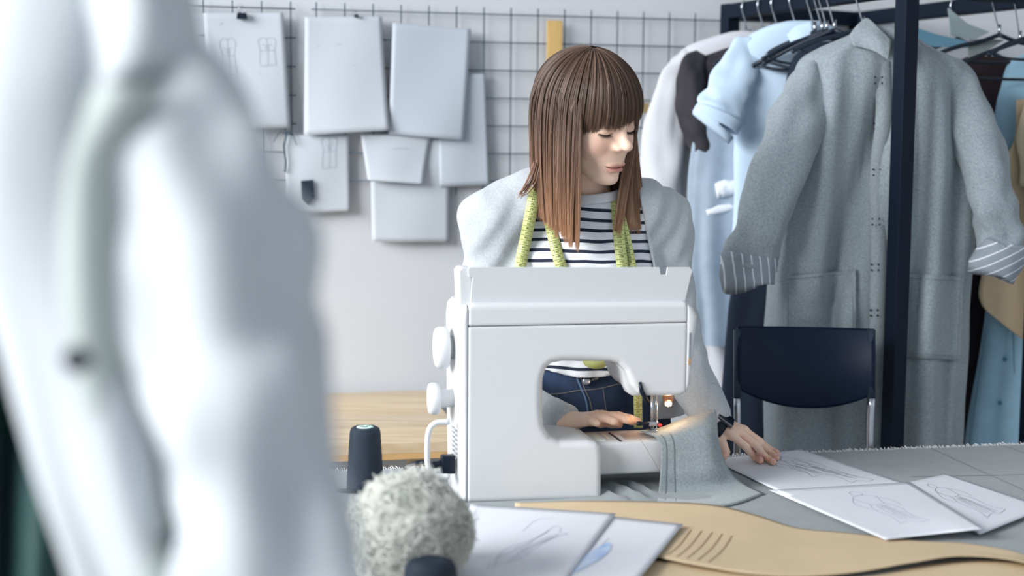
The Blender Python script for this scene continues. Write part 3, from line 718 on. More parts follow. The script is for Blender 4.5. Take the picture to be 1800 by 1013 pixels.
def sleeve(parent, name, pts, m, n=26, rows=44, flat=.75, amp=.006, seed=0, fr=9):
    K = [tuple(P(x, y, Y))+(r,) for (x, y, Y, r) in pts]; C = crom(K, rows); V = []
    for i in range(rows):
        p = Vector(C[i][:3]); t = Vector(C[min(i+1, rows-1)][:3])-Vector(C[max(i-1, 0)][:3]); t.normalize()
        d = Vector((0, 1, 0)); d = (d-t*d.dot(t)).normalized(); s = t.cross(d); r = C[i][3]
        for j in range(n):
            a = 2*PI*j/n; f = 1+amp/r*(noise.noise(Vector((math.cos(a)*1.5, math.sin(a)*1.5+seed, i/rows*fr)))*1.6+.5*math.sin(a*3+i/rows*6+seed))
            V.append(p+(s*math.cos(a)+d*math.sin(a)*flat)*r*f)
    f = grid_faces(rows, n, True)+[tuple(range(n-1, -1, -1)), tuple(range((rows-1)*n, rows*n))]
    return mk(name, V, f, m, parent)

M_wool2 = mat('heather_grey_wool', (150, 161, 165), .95, rgb2=(126, 137, 144), vscale=230, bump=.3, bscale=420, sheen=.2)
# ------------------------------------------------------------------ long grey wool coat
YC = 3.27
hanger('black hanger inside the long grey wool coat', YC, .16, .06)
gc = thing('grey_wool_coat', 'long heather grey wool coat with striped turned-up cuffs behind the rack post', 'coat', P(1525, 700, YC))
def coat_folds(u, t):
    g = lambda x0, w, h: h*math.exp(-((u-x0)/w)**2)
    k = min(1, t*6)*(1 if t < .75 else 1-.3*(t-.75)/.25)
    d = g(.12-.95*min(t, .62), .13, -.050)*min(1, t*5)*(1-.7*max(0, (t-.45)/.55))
    d += k*(g(-.62+.1*t, .12, .026)+g(-.22-.1*t, .10, .022*(t > .3)*min(1, (t-.3)*4))+g(.52, .14, .028)+g(.30+.05*t, .09, -.022)+g(.74, .08, -.020)+g(-.40, .07, -.014*t))
    return d
body, S, C = garment(gc, 'coat_body', [(48, 1512, 1572, .035), (62, 1492, 1600, .05), (85, 1440, 1640, .062), (108, 1405, 1686, .068), (150, 1392, 1705, .072), (230, 1378, 1715, .078), (340, 1362, 1716, .08), (480, 1350, 1706, .082), (640, 1345, 1696, .085), (780, 1346, 1686, .088), (850, 1346, 1684, .09)], YC, M_wool2, amp=.012, nf=5, seed=2.2, extra=coat_folds)
sleeve(gc, 'coat_sleeve', [(1446, 112, 3.26, .026), (1424, 148, 3.235, .047), (1398, 220, 3.20, .062), (1366, 310, 3.17, .061), (1340, 400, 3.15, .058), (1322, 450, 3.14, .056), (1318, 470, 3.14, .055)], M_wool2, seed=1, amp=.009)
sleeve(gc, 'coat_sleeve', [(1656, 112, 3.27, .026), (1682, 146, 3.26, .043), (1704, 205, 3.23, .056), (1730, 285, 3.20, .056), (1742, 350, 3.18, .052), (1752, 400, 3.17, .048), (1762, 445, 3.16, .044)], M_wool2, seed=4, amp=.010)
cl_ = stripes('cuff_stripe', (134, 143, 152), (206, 211, 217), (.97, .1, .12), .0185, .0030)
cr_ = stripes('cuff_stripe_tilt', (134, 143, 152), (206, 211, 217), (.42, 0, -.9), .0185, .0030)
sleeve(gc, 'turned_cuff', [(1319, 446, 3.14, .0625), (1317, 458, 3.14, .064), (1315, 476, 3.138, .063), (1313, 496, 3.136, .061), (1313, 499, 3.136, .052)], cl_, amp=.002, seed=8, rows=20)
sleeve(gc, 'turned_cuff', [(1770, 428, 3.15, .042), (1768, 438, 3.15, .052), (1758, 452, 3.148, .055), (1742, 476, 3.146, .055), (1740, 480, 3.146, .042)], cr_, amp=.002, seed=5, rows=20)
# stand collar, opened
fr = lambda x, y, yy: tuple(P(x, y, yy))
sheet('collar', [[fr(1494, 62, 3.235), fr(1508, 44, 3.24), fr(1524, 33, 3.25), fr(1540, 45, 3.22), fr(1567, 72, 3.19)],
                 [fr(1496, 70, 3.215), fr(1512, 64, 3.21), fr(1530, 62, 3.20), fr(1546, 72, 3.185), fr(1566, 82, 3.18)],
                 [fr(1500, 80, 3.20), fr(1518, 84, 3.195), fr(1536, 90, 3.185), fr(1550, 98, 3.178), fr(1562, 106, 3.175)]], 14, 20, M_wool2, gc, .004)
sheet('collar', [[fr(1580, 55, 3.22), fr(1590, 50, 3.23), fr(1606, 60, 3.25)], [fr(1576, 80, 3.19), fr(1590, 76, 3.19), fr(1612, 74, 3.21)], [fr(1572, 106, 3.175), fr(1590, 92, 3.18), fr(1620, 84, 3.2)]], 10, 10, M_wool2, gc, .004)
def front(px, py, lift=.003):
    """point on the coat front under a pixel"""
    best = None
    for i in range(len(C)):
        z, cx, a, b = C[i]
        pr = P(px, py, YC-b)
        if best is None or abs(pr.z-z) < best[0]: best = (abs(pr.z-z), i, pr.x)
    i = best[1]; z, cx, a, b = C[i]; u = max(-1, min(1, (best[2]-cx)/a)); c = math.copysign(abs(u)**(2.5/2), u); th = -math.acos(max(-1, min(1, c)))
    p = S(th, i); q = P(px, py, p.y-lift); return Vector((q.x, p.y-lift, q.z))
M_plk = mat('placket_wool', (148, 158, 163), .95, var=.2, vscale=170, bump=.4, bscale=300)
pl_ = [front(1561-(y-110)*.021, y, .004) for y in range(108, 800, 24)]
G_ = np.array([[tuple(p-Vector((.030, 0, 0))), tuple(p+Vector((0, -.003, 0))), tuple(p+Vector((.012, .012, 0)))] for p in pl_])
G_[:, :, 1] = np.stack([crom(G_[::6, k, 1], len(G_))[:, 0] for k in range(3)], 1)
mk('placket', G_.reshape(-1, 3), grid_faces(len(pl_), 3), M_plk, gc, solid=.002)
for y in (141, 222, 303, 390, 470, 550):
    for dx in (-7, 5):
        for dy in (-5, 5):
            q = P(1546-(y-110)*.02+dx, y+dy, front(1546-(y-110)*.02, y).y-.0075)
            MB().lathe(q, Vector((0, -1, 0)), [(0, .0022), (.002, .0022), (.003, .001)], 8).build('snap_stud', M_blackp, gc)
def pocket(quad_, nm='patch_pocket'):
    rows = []
    for i in range(7):
        t = i/6; r = []
        for j in range(7):
            s = j/6; (a, b, c_, d) = quad_
            x = (a[0]*(1-s)+b[0]*s)*(1-t)+(d[0]*(1-s)+c_[0]*s)*t; y = (a[1]*(1-s)+b[1]*s)*(1-t)+(d[1]*(1-s)+c_[1]*s)*t
            r.append(tuple(front(x, y, .008)))
        rows.append(r)
    g = np.array(rows); ym = g[:, :, 1].min()
    o = sheet(nm, rows, 20, 20, M_wool2, gc, .004)
    G = sheet_pts(rows, 20, 20)+np.array([0, -.0035, 0])
    ls = [[Vector(p) for p in G[:, 1]], [Vector(p) for p in G[:, 18]], [Vector(p) for p in G[1, :]], [Vector(p) for p in G[18, :]]]
    for l in ls: ribbon_lines([l], Vector((0, -1, 0)), .0016).build('topstitch', mat('topstitch_grey', (118, 128, 134), .95), o, fix=False)  # stitch lines in a darker grey than the wool
pocket([(1378, 486), (1504, 474), (1506, 592), (1378, 600)])
pocket([(1576, 479), (1695, 487), (1688, 634), (1574, 628)])

# ------------------------------------------------------------------ other clothes on the rack, front to back
M_blue = mat('sky_blue_cotton', (192, 214, 234), .85, var=.06, vscale=14, bump=.2, bscale=400)
hanger('black hanger carrying the light blue short-sleeved shirt', 3.485, .17, .07)
bsh = thing('blue_shirt', 'light blue short-sleeved shirt hanging left of the grey coat', 'shirt', P(1440, 500, 3.485))
garment(bsh, 'shirt_body', [(38, 1380, 1446, .03), (46, 1350, 1462, .038), (62, 1318, 1490, .04), (90, 1292, 1520, .042), (150, 1290, 1535, .04), (260, 1290, 1545, .04), (400, 1286, 1548, .04), (560, 1284, 1550, .04), (780, 1280, 1555, .04)], 3.485, M_blue, amp=.008, nf=5, seed=1.)
sleeve(bsh, 'shirt_sleeve', [(1332, 78, 3.475, .026), (1312, 100, 3.465, .044), (1288, 150, 3.44, .053), (1270, 188, 3.42, .057), (1261, 208, 3.41, .059)], M_blue, seed=2, flat=.42, amp=.009, rows=30)
sleeve(bsh, 'sleeve_hem', [(1266, 198, 3.412, .0595), (1261, 210, 3.409, .0605), (1257, 218, 3.407, .060), (1258, 217, 3.407, .052)], M_blue, seed=2, flat=.48, amp=.002, rows=10)
sheet('collar', [[fr(1384, 62, 3.445), fr(1400, 45, 3.445), fr(1428, 36, 3.435)], [fr(1390, 76, 3.43), fr(1408, 70, 3.42), fr(1429, 66, 3.42)]], 8, 12, M_blue, bsh, .003)

hanger('empty black hanger in front of the blue shirt, its tip pointing left', 3.385, .175, .085, -.35)
hanger('empty black hanger close behind the grey coat, second from its hook', 3.36, .165, .08, -.35)
hanger('empty black hanger behind the grey coat, its hook third along the rail', 3.425, .16, .08, -.25)
M_navy = mat('navy_cloth', (19, 34, 52), .95, var=.15, vscale=30)
dk = thing('navy_coat', 'long dark navy coat hanging behind the left edge of the grey coat', 'coat', P(1420, 700, 3.400))
garment(dk, 'coat_body', [(75, 1430, 1470, .03), (95, 1400, 1560, .028), (130, 1385, 1600, .028), (250, 1360, 1640, .028), (400, 1330, 1650, .028), (520, 1286, 1650, .028), (650, 1272, 1650, .028), (800, 1262, 1650, .028), (900, 1262, 1650, .024)], 3.400, M_navy, amp=.008, nf=6, seed=3)
hanger('black hanger inside the long navy coat', 3.400, .14, .07)
M_brown = mat('black_brown_cotton', (44, 40, 46), .8, rgb2=(30, 30, 38), vscale=20)
hanger('black hanger with the black cropped top, second from the wall', 3.60, .175, .075)
br = thing('cropped_top', 'black-brown cropped top hanging between the white shirt and the blue shirt', 'shirt', P(1330, 250, 3.592))
garment(br, 'top_body', [(78, 1300, 1352, .03), (90, 1262, 1400, .018), (110, 1225, 1430, .02), (160, 1226, 1440, .02), (240, 1238, 1440, .02), (290, 1242, 1440, .02)], 3.592, M_brown, amp=.006, nf=6, seed=6)
sleeve(br, 'top_sleeve', [(1236, 100, 3.595, .022), (1216, 130, 3.585, .034), (1218, 190, 3.57, .038), (1232, 240, 3.565, .040), (1244, 276, 3.565, .036), (1250, 298, 3.565, .030)], M_brown, seed=3, amp=.006)
M_den = mat('blue_grey_linen', (150, 166, 182), .9, var=.1, vscale=30, bump=.2, bscale=300)
hanger('black hanger with the blue-grey linen dress', 3.55, .16, .075)
dn_ = thing('linen_dress', 'blue-grey linen dress hanging behind the light blue shirt', 'dress', P(1340, 500, 3.545))
garment(dn_, 'dress_body', [(100, 1310, 1380, .018), (130, 1270, 1430, .022), (180, 1236, 1440, .022), (260, 1218, 1450, .022), (330, 1212, 1450, .022), (450, 1210, 1455, .024), (560, 1218, 1460, .024), (606, 1222, 1460, .024)], 3.55, M_den, amp=.007, nf=8, seed=2)
M_wcot = mat('white_cotton', (224, 229, 236), .85, var=.04, vscale=10)
sleeve(dn_, 'rolled_cuff', [(1242, 374, 3.533, .010), (1262, 369, 3.533, .011), (1302, 361, 3.536, .010)], M_wcot, amp=.001, rows=12, flat=.9)
sleeve(dn_, 'rolled_cuff', [(1258, 335, 3.533, .020), (1276, 332, 3.533, .021), (1302, 327, 3.536, .019)], M_wcot, amp=.002, rows=12, flat=.9)
M_wsh = mat('white_linen', (200, 202, 208), .88, var=.05, vscale=12, bump=.2, bscale=300)
hanger('black hanger with the white linen shirt, nearest the wall', 3.66, .17, .075)
ws = thing('white_shirt', 'white linen shirt hanging at the wall end of the rack beside the person', 'shirt', P(1300, 500, 3.66))
garment(ws, 'shirt_body', [(56, 1285, 1335, .025), (66, 1250, 1370, .035), (84, 1205, 1400, .04), (110, 1190, 1420, .042), (200, 1180, 1430, .044), (350, 1176, 1430, .046), (500, 1190, 1430, .048), (660, 1216, 1430, .05), (760, 1222, 1430, .05)], 3.66, M_wsh, amp=.010, nf=7, seed=4)
sleeve(ws, 'shirt_sleeve', [(1222, 98, 3.66, .026), (1198, 124, 3.65, .040), (1176, 190, 3.63, .047), (1166, 280, 3.62, .048), (1170, 380, 3.62, .047), (1188, 480, 3.62, .045), (1206, 600, 3.62, .04)], M_wsh, seed=7, amp=.009)
# right half
M_den2 = mat('washed_blue_denim', (172, 216, 240), .85, var=.08, vscale=25, bump=.2, bscale=300)
hanger('black hanger at the right frame edge holding the blue dress', 3.46, .17, .06, second=True)
bd = thing('blue_dress', 'washed blue buttoned dress at the right frame edge, partly behind kraft paper', 'dress', P(1850, 600, 3.46))
o_b, Sb, Cb = garment(bd, 'dress_body', [(95, 1800, 1850, .03), (112, 1774, 1900, .04), (150, 1762, 1930, .045), (215, 1750, 1940, .05), (400, 1748, 1950, .055), (545, 1736, 1960, .06), (700, 1708, 1970, .065), (840, 1690, 1990, .07)], 3.46, M_den2, amp=.006, nf=6, seed=5)
for (x, y) in ((1766, 632), (1757, 708)):
    MB().lathe(P(x, y, 3.405), Vector((0, -1, 0)), [(0, .005), (.002, .0055), (.003, .004), (.003, 0)], 16).build('button', mat('teal_button', (70, 128, 158), .4), bd)
for x0, x1 in ((1733, 1704), (1780, 1788)):
    ribbon_lines([[P(x0+(x1-x0)*t, 575+210*t, 3.402) for t in np.linspace(0, 1, 20)]], Vector((0, -1, 0)), .0016).build('topstitch', mat('blue_stitch', (70, 110, 140), .9), bd, fix=False)
kp = [[(1786, 176), (1830, 172), (1900, 172)], [(1783, 245), (1830, 245), (1900, 245)], [(1756, 300), (1820, 305), (1900, 305)], [(1745, 400), (1810, 405), (1900, 405)], [(1722, 500), (1800, 510), (1900, 515)], [(1724, 532), (1800, 560), (1900, 600)], [(1736, 549), (1800, 598), (1900, 660)]]
hk = sheet('kraft_pattern', [[tuple(P(x, y, 3.37+.01*math.sin(y*.02))) for x, y in r] for r in kp], 30, 16, M_kraft, None, .0015, origin=P(1850, 200, 3.37), label='tan kraft pattern hanging over the blue dress at the right', cat='pattern', group='kraft patterns on the rack')
sheet('kraft_pattern', [[tuple(P(x, y, 3.345)) for x, y in r] for r in [[(1802, 178), (1880, 178)], [(1786, 240), (1880, 240)], [(1793, 290), (1880, 300)], [(1792, 328), (1880, 330)]]], 12, 8, mat('pale_kraft', (206, 192, 160), .8), None, .0015, origin=P(1850, 180, 3.345), label='smaller pale kraft piece overlapping the tan pattern at the frame edge', cat='pattern', group='kraft patterns on the rack')
M_maroon = mat('dark_maroon', (52, 40, 46), .9, var=.1, vscale=20)
mc = thing('maroon_jacket', 'dark maroon jacket hanging behind the right shoulder of the grey coat', 'jacket', P(1740, 400, 3.585))
garment(mc, 'jacket_body', [(100, 1700, 1760, .03), (120, 1660, 1800, .04), (150, 1640, 1815, .04), (260, 1640, 1830, .04), (420, 1640, 1840, .04), (600, 1640, 1850, .04), (830, 1640, 1850, .03)], 3.585, M_maroon, amp=.008, nf=6, seed=7)
hanger('black hanger inside the dark maroon jacket', 3.585, .15, .07, second=True)
hanger('empty black hanger above the right shoulder of the grey coat', 3.40, .19, .08, .15, second=True, low=.02)
hanger('black hanger at the right frame edge in front of the kraft paper', 3.35, .12, .06, .1, second=True)
for k_, (pts, Yk, c_, lb) in enumerate((
    ([(1596, 44), (1645, 60), (1700, 72), (1708, 84), (1640, 82), (1600, 62)], 3.50, (110, 158, 182), 'folded pale blue cloth on the rack right of the post'),
    ([(1667, 14), (1702, 42), (1740, 56), (1712, 70), (1672, 62)], 3.54, (150, 166, 170), 'pointed grey-green paper piece standing up on the rack'),
    ([(1704, 68), (1766, 70), (1730, 92), (1703, 104)], 3.47, (146, 156, 156), 'pale grey paper piece beside the empty hanger on the rack'))):
    q = [P(x, y, Yk) for x, y in pts]
    MB().prism(q, Vector((0, .006, 0))).build('cloth_piece' if k_ == 0 else 'paper_piece', mat('rackpiece%d' % k_, c_, .8, var=.1, vscale=15), smooth=False, label=lb, cat='cloth' if k_ == 0 else 'paper', origin=tuple(sum(q, Vector())/len(q)))

# ================================================================== black chair
ch = thing('chair', 'black plastic chair with steel tube legs in front of the grey coat', 'chair', (P(1415, 700, 3.04).x, 2.86, 0))
M_chair = mat('chair_plastic', (2, 21, 46), .5, spec=.22)
def cy(x): u = (x-1415)/120; return 3.02+.035*(1-u*u)
xs_ = np.linspace(1296, 1538, 13)
top_ = lambda x: 575+5*((x-1340)/195)**2*(1 if x > 1340 else .4)
bot_ = lambda x: 717-26*abs((x-1425)/115)**2.2
sheet('backrest', [[tuple(P(x, top_(x)+(bot_(x)-top_(x))*t, cy(x)-.012*math.sin(t*PI)+.03*(1-t))) for x in xs_] for t in np.linspace(0, 1, 6)], 26, 40, M_chair, ch, .012)
for (x, s) in ((1296, -1), (1532, 1)):
    a = P(x, 580, cy(x)+.025); b = P(x, 700, cy(x)-.004); d = (b-a).normalized()
    MB().tube([a, b], .0085, 12).build('back_post', mat('dark_post', (60, 74, 88), .35, metal=.5), ch)
    f0 = b+d*((b.z-.02)/-d.z*.0)
    pts = [b-EZ*.0, P(x-(3 if s > 0 else 0), 790, cy(x)-.012), Vector((b.x, b.y-.04, .47)), Vector((b.x+s*.01, b.y-.01, .25)), Vector((b.x+s*.02, b.y+.04, .004))]
    MB().tube(vcrom(pts, 24), .0078, 12).build('rear_leg', M_steel, ch)
    MB().tube(vcrom([Vector((b.x, b.y-.05, .45)), Vector((b.x, b.y-.34, .44)), Vector((b.x+s*.005, b.y-.39, .40)), Vector((b.x+s*.01, b.y-.40, .004))], 24), .0078, 12).build('front_leg', M_steel, ch)
xl, xr_ = P(1296, 700, 3.02).x+.012, P(1532, 700, 3.02).x-.012
sheet('seat', [[(xl+(xr_-xl)*s, 2.98-.38*t, .462-.012*math.sin(s*PI)*math.sin(t*PI)-.01*t*t) for s in np.linspace(0, 1, 5)] for t in np.linspace(0, 1, 5)], 16, 16, M_chair, ch, .012)
# ================================================================== white jacket on a dress form, close to the camera
M_wj = mat('white_jacket_cloth', (190, 195, 199), .85, var=.02, vscale=6, sheen=.1)
YJ = .96
wj = thing('white_jacket', 'white jacket on a dress form, large and blurred in the left foreground', 'jacket', P(200, 1000, YJ))
garment(wj, 'jacket_body', [(-190, 80, 240, .05), (-120, 45, 290, .07), (-20, 10, 330, .10), (90, -2, 340, .13), (200, -8, 350, .15), (400, 8, 370, .15), (600, 80, 400, .15), (800, 142, 430, .15), (1000, 202, 470, .14), (1250, 250, 520, .13), (1600, 240, 560, .13)], YJ+.05, M_wj, amp=.010, nf=5, seed=1.4, rows=90)
sleeve(wj, 'jacket_sleeve', [(235, 120, YJ-.0, .030), (285, 190, YJ-.03, .055), (318, 300, YJ-.05, .064), (362, 450, YJ-.07, .066), (402, 620, YJ-.08, .063), (438, 790, YJ-.10, .058), (458, 950, YJ-.12, .054), (470, 1120, YJ-.14, .05), (480, 1250, YJ-.15, .046)], M_wj, seed=3, amp=.013, rows=80, n=48, flat=.8, fr=8)
c_ = [[(170, -60), (240, -60), (330, -50)], [(150, 40), (250, 30), (345, 50)], [(120, 130), (230, 110), (338, 100)], [(92, 285), (150, 180), (250, 150)]]
sheet('collar', [[tuple(P(x, y, YJ-.09+.03*abs(i-1))) for i, (x, y) in enumerate(r)] for r in c_], 20, 20, M_wj, wj, .004)
sheet('shaded_fold', [[tuple(P(x-35, y, YJ-.090)), tuple(P(x+20, y, YJ-.104)), tuple(P(x+80, y, YJ-.092))] for (x, y) in ((205, 150), (165, 215), (130, 290), (125, 420), (130, 560), (150, 700), (190, 850), (250, 1013), (300, 1150))], 40, 12, mat('fold_shade_cloth', (172, 180, 177), .85), wj, .004)  # darker grey-green strip paints the shaded fold between jacket front and sleeve
for (x, y) in ((136, 632), (308, 952)):
    MB().lathe(P(x, y, YJ-.116), Vector((0, -1, 0)), [(0, .008), (.002, .0085), (.0035, .007), (.0035, 0)], 20).build('button', M_blackp, wj)
# stand of the dress form below the frame
jb = P(330, 1300, YJ+.05)
df = thing('dress_form', 'dress form under the white jacket, only its covered top in the picture', 'dress form', (jb.x, jb.y, 0))
MB().lathe((jb.x, jb.y, 0), EZ, [(0, .16), (.02, .16), (.03, .03), (.05, .015), (.78, .015), (.80, .06), (.88, .075), (.905, .02)], 28).build('stand', M_black, df)
# dark green and navy cloth hanging at the far left
dg = [[tuple(P(x, y, 1.45+.05*math.sin(k*2.1+y*.002))) for k, x in enumerate((-190, -120, -60, 0, 60, 130, 200))] for y in (380, 520, 700, 900, 1150, 1500)]
dgm = mat('dark_green_cloth', (10, 36, 46), .7, rgb2=(10, 60, 52), vscale=5)
dgo = sheet('dark_cloth', dg, 24, 60, dgm, None, .004, origin=P(0, 700, 1.45), label='dark green and navy cloth at the lower left frame edge behind the jacket', cat='cloth')
a, b = P(-220, 376, 1.45), P(230, 376, 1.45)
cr2 = thing('cloth_stand', 'black rail carrying the dark cloth at the left frame edge', 'stand', (a.x+.2, 1.45, 0))
MB().tube([a, b], .008, 10).build('rail', M_black, cr2)
for q in (a, b): MB().tube([q, Vector((q.x, q.y, .0))], .008, 10).build('upright', M_black, cr2)
# ================================================================== the person at the machine
def Rx(a): return Matrix.Rotation(a, 3, 'X')
def Ry(a): return Matrix.Rotation(a, 3, 'Y')
def Rz(a): return Matrix.Rotation(a, 3, 'Z')
rad = math.radians
HY, HP, HR = rad(41), rad(21), rad(-8); HS = 1.0
HM = Ry(HR) @ Rz(HY) @ Rx(HP)
HPOS = P(1090, 229, 2.76) - HM @ Vector((0, -.088*HS, 0))
HMn = np.array(HM)
def to_head(p): return (p-np.array(HPOS))@HMn/HS            # world -> head space (inverse rotation)
def hw_(x, y, z): return HPOS + HM @ (Vector((x, y, z))*HS)
A3 = lambda v: np.array(tuple(v))
# ---- skeleton, in world space
NB = P(1038, 357, 2.89)                                   # base of the neck
SL, SR = P(868, 388, 2.87), P(1160, 392, 2.95)            # shoulder joints (left / right in the picture)
EL, ER = P(838, 668, 2.87), P(1186, 610, 2.92)
WL, WR = P(1000, 741, 2.70), P(1256, 742, 2.80)
CH, WA, PE = P(1018, 455, 2.925), P(1026, 600, 2.955), P(1030, 715, 2.965)
ps = thing('person', 'person with brown fringe and grey cardigan over a striped top, sewing at the machine', 'person', (PE.x, PE.y, 0))
X_ = np.array([1., 0, 0])
def torso(p):
    d = ell(p, CH, (.158, .098, .150))
    d = smin(d, ell(p, WA, (.132, .088, .16)), .07)
    for ch in ((SL, P(935, 356, 2.885), NB+Vector((-.05, .012, -.024))), (SR, P(1122, 372, 2.92), NB+Vector((.05, .012, -.026)))):
        d = smin(d, cap(p, A3(ch[0]), A3(ch[1]), .050, .044), .04); d = smin(d, cap(p, A3(ch[1]), A3(ch[2]), .044, .046), .04)
    for s in (-1, 1):
        d = smin(d, ell(p, CH+Vector((s*.068, -.062, -.035)), (.062, .052, .062)), .05)
    return d
def hips(p):
    d = ell(p, PE, (.170, .108, .12))
    return smin(d, ell(p, WA-EZ*.06, (.138, .092, .10)), .06)
def arms(p, ro=0.):
    d = cap(p, A3(SL), A3(EL), .048+ro, .040+ro); d = smin(d, cap(p, A3(EL), A3(WL), .038+ro, .026+ro), .02)
    e = cap(p, A3(SR), A3(ER), .048+ro, .040+ro); e = smin(e, cap(p, A3(ER), A3(WR), .038+ro, .026+ro), .02)
    return np.minimum(d, e)
# ---- head
def head(p):
    x, y, z = p[:, 0], p[:, 1], p[:, 2]; q = p.copy(); q[:, 0] = np.abs(x)
    d = ell(p, (0, .014, .036), (.073, .094, .084))
    d = smin(d, ell(p, (0, -.026, -.026), (.058, .062, .076)), .032)
    d = smin(d, ell(p, (0, -.060, .026), (.056, .030, .034)), .03)                  # brow and forehead
    d = smin(d, ell(q, (.036, -.056, -.032), (.026, .026, .026)), .025)             # cheek
    d = smin(d, cap(q, (.047, .004, -.052), (.020, -.060, -.096), .015, .015), .022) # jaw
    d = smin(d, ell(p, (0, -.074, -.101), (.020, .019, .014)), .018)                # chin
    d = smin(d, ell(p, (0, -.073, -.066), (.030, .020, .022)), .02)                 # muzzle
    d = smax(d, -ell(q, (.032, -.101, -.001), (.019, .019, .013)), .012)            # sockets
    d = smin(d, ell(q, (.0325, -.0745, -.002), (.0165, .0135, .0125)), .004)        # closed lids
    g = np.abs(((q[:, 0]-.0325)/.0155)); lz = -.0085+.003*g**2
    lid = np.maximum(np.abs(z-lz)-.0009, np.maximum(g-1, y+.066)*.01); d = np.where((g < 1) & (y < -.07), d+.0012*np.exp(-((z-lz)/.0012)**2), d)
    n = cap(p, (0, -.083, .014), (0, -.1090, -.0230), .0066, .0088)
    n = smin(n, cap(p, (0, -.076, .010), (0, -.091, -.028), .0080, .0140), .008)
    n = smin(n, ell(p, (0, -.1140, -.0260), (.0100, .0095, .0086)), .008)
    n = smin(n, ell(q, (.0115, -.0980, -.0315), (.0074, .0110, .0072)), .006)
    n = smin(n, ell(p, (0, -.098, -.0350), (.0048, .012, .0045)), .005)
    d = smin(d, n, .011)
    d = smax(d, -ell(q, (.0060, -.1010, -.0392), (.0030, .0055, .0028)), .003)      # nostrils
    d = smax(d, -cap(p, (0, -.1000, -.042), (0, -.0985, -.0600), .0022, .0028), .005)  # philtrum
    ul = ell(q, (.0075, -.0905, -.0692), (.0160, .0078, .0054)); d = smin(d, ul, .004)
    ll = ell(p, (0, -.0900, -.0797), (.0185, .0096, .0072)); d = smin(d, ll, .004)
    mz = -.0739+.0012*(q[:, 0]/.02)**2
    d = d+.0022*np.exp(-((z-mz)/.0013)**2)*np.exp(-(q[:, 0]/.0245)**6)*(y < -.06)
    d = smax(d, -ell(p, (0, -.0985, -.0895), (.016, .006, .0042)), .008)
    ear = ell(q, (.0735, .012, -.008), (.008, .018, .030)); d = smin(d, ear, .006)
    return d
nk0 = A3(hw_(0, .022, -.075)); nk1 = A3(NB+Vector((0, .012, -.03)))
def head_neck(p):
    d = head(to_head(p))*HS
    return smin(d, cap(p, nk0, nk1, .050, .054), .022)
M_skin = mat('skin', (255, 255, 255), .48, sss=.12, attr='Col', bump=.06, bscale=500, spec=.4)
hc0 = A3(hw_(0, 0, -.02))
Vh, Qh = surfnet(lambda p: np.maximum(head_neck(p), -(p[:, 2]-(NB.z-.06))), hc0-np.array([.16, .17, .26]), hc0+np.array([.16, .20, .17]), .0018, cull=1.9)
# ---- hands
def chain(p, pts, rs, k=.006):
    d = None
    for i in range(len(pts)-1):
        e = cap(p, A3(pts[i]), A3(pts[i+1]), rs[i], rs[i+1]); d = e if d is None else smin(d, e, k*.4)
    return d
zb_ = MO.z+zt
tip = lambda x, y, lift=.0075: PZ(x, y, TZ+.006+lift)
HRH = dict(wrist=WR, fingers=[                              # hand on the paper
    [P(1285, 764, 2.775), P(1309, 784, 2.770), tip(1326, 803), tip(1337, 810)],
    [P(1297, 758, 2.790), P(1326, 780, 2.785), tip(1345, 804), tip(1359, 812)],
    [P(1307, 757, 2.808), P(1336, 777, 2.808), tip(1352, 795), tip(1365, 804)],
    [P(1312, 762, 2.826), P(1338, 778, 2.832), tip(1354, 790), tip(1366, 796)]],
    elbow=ER, thumb=[P(1262, 766, 2.782), P(1270, 782, 2.765), P(1275, 795, 2.755), P(1272, 803, 2.750)], palm=.012)
bed = lambda x, y, lift=.0085: PZ(x, y, zb_+lift)
HLH = dict(wrist=WL, fingers=[                              # hand on the machine bed
    [P(1058, 731, 2.705), P(1087, 731, 2.700), P(1108, 736, 2.692), bed(1122, 741)],
    [P(1050, 731, 2.690), P(1078, 732, 2.680), P(1100, 738, 2.672), bed(1113, 743)],
    [P(1040, 735, 2.675), P(1062, 735, 2.665), P(1078, 741, 2.655), bed(1088, 745)],
    [P(1028, 741, 2.662), P(1040, 741, 2.652), P(1048, 744, 2.646), bed(1055, 747)]],
    elbow=EL, thumb=[P(1040, 738, 2.715), P(1060, 742, 2.72), P(1076, 745, 2.72), P(1088, 746, 2.72)], palm=.012)
def hand(H):
    Wp = H['wrist']; fs = H['fingers']
    def f(p):
        d = None
        for k, fg in enumerate(fs):
            r = (.0088, .0080, .0074, .0064) if k < 3 else (.0078, .0070, .0064, .0056)
            e = chain(p, fg, r); d = e if d is None else smin(d, e, .0025)
        m = None
        for k, fg in enumerate(fs):
            st_ = Wp+(fg[0]-fs[1][0])*.45
            e = cap(p, A3(st_), A3(fg[0]), .0135, .0098 if k < 3 else .0088); m = e if m is None else smin(m, e, .010)
        d = smin(d, m, .007)
        t = H['thumb']; e = chain(p, [Wp+(t[0]-Wp)*.3]+t, (.013, .0125, .0098, .0090, .0075)); d = smin(d, e, .007)
        return smin(d, cap(p, A3(Wp), A3(Wp+(H['elbow']-Wp).normalized()*.06), .0205, .022), .012)
    return f
parts_v, parts_f, n0 = [Vh], [Qh], len(Vh)
hand_rng = []
for H in (HLH, HRH):
    f = hand(H); c = (A3(H['wrist'])+A3(H['fingers'][1][2]))/2
    V, Q = surfnet(f, c-.13, c+.13, .0020); hand_rng.append((n0, n0+len(V)))
    parts_v.append(V); parts_f.append(Q+n0); n0 += len(V)
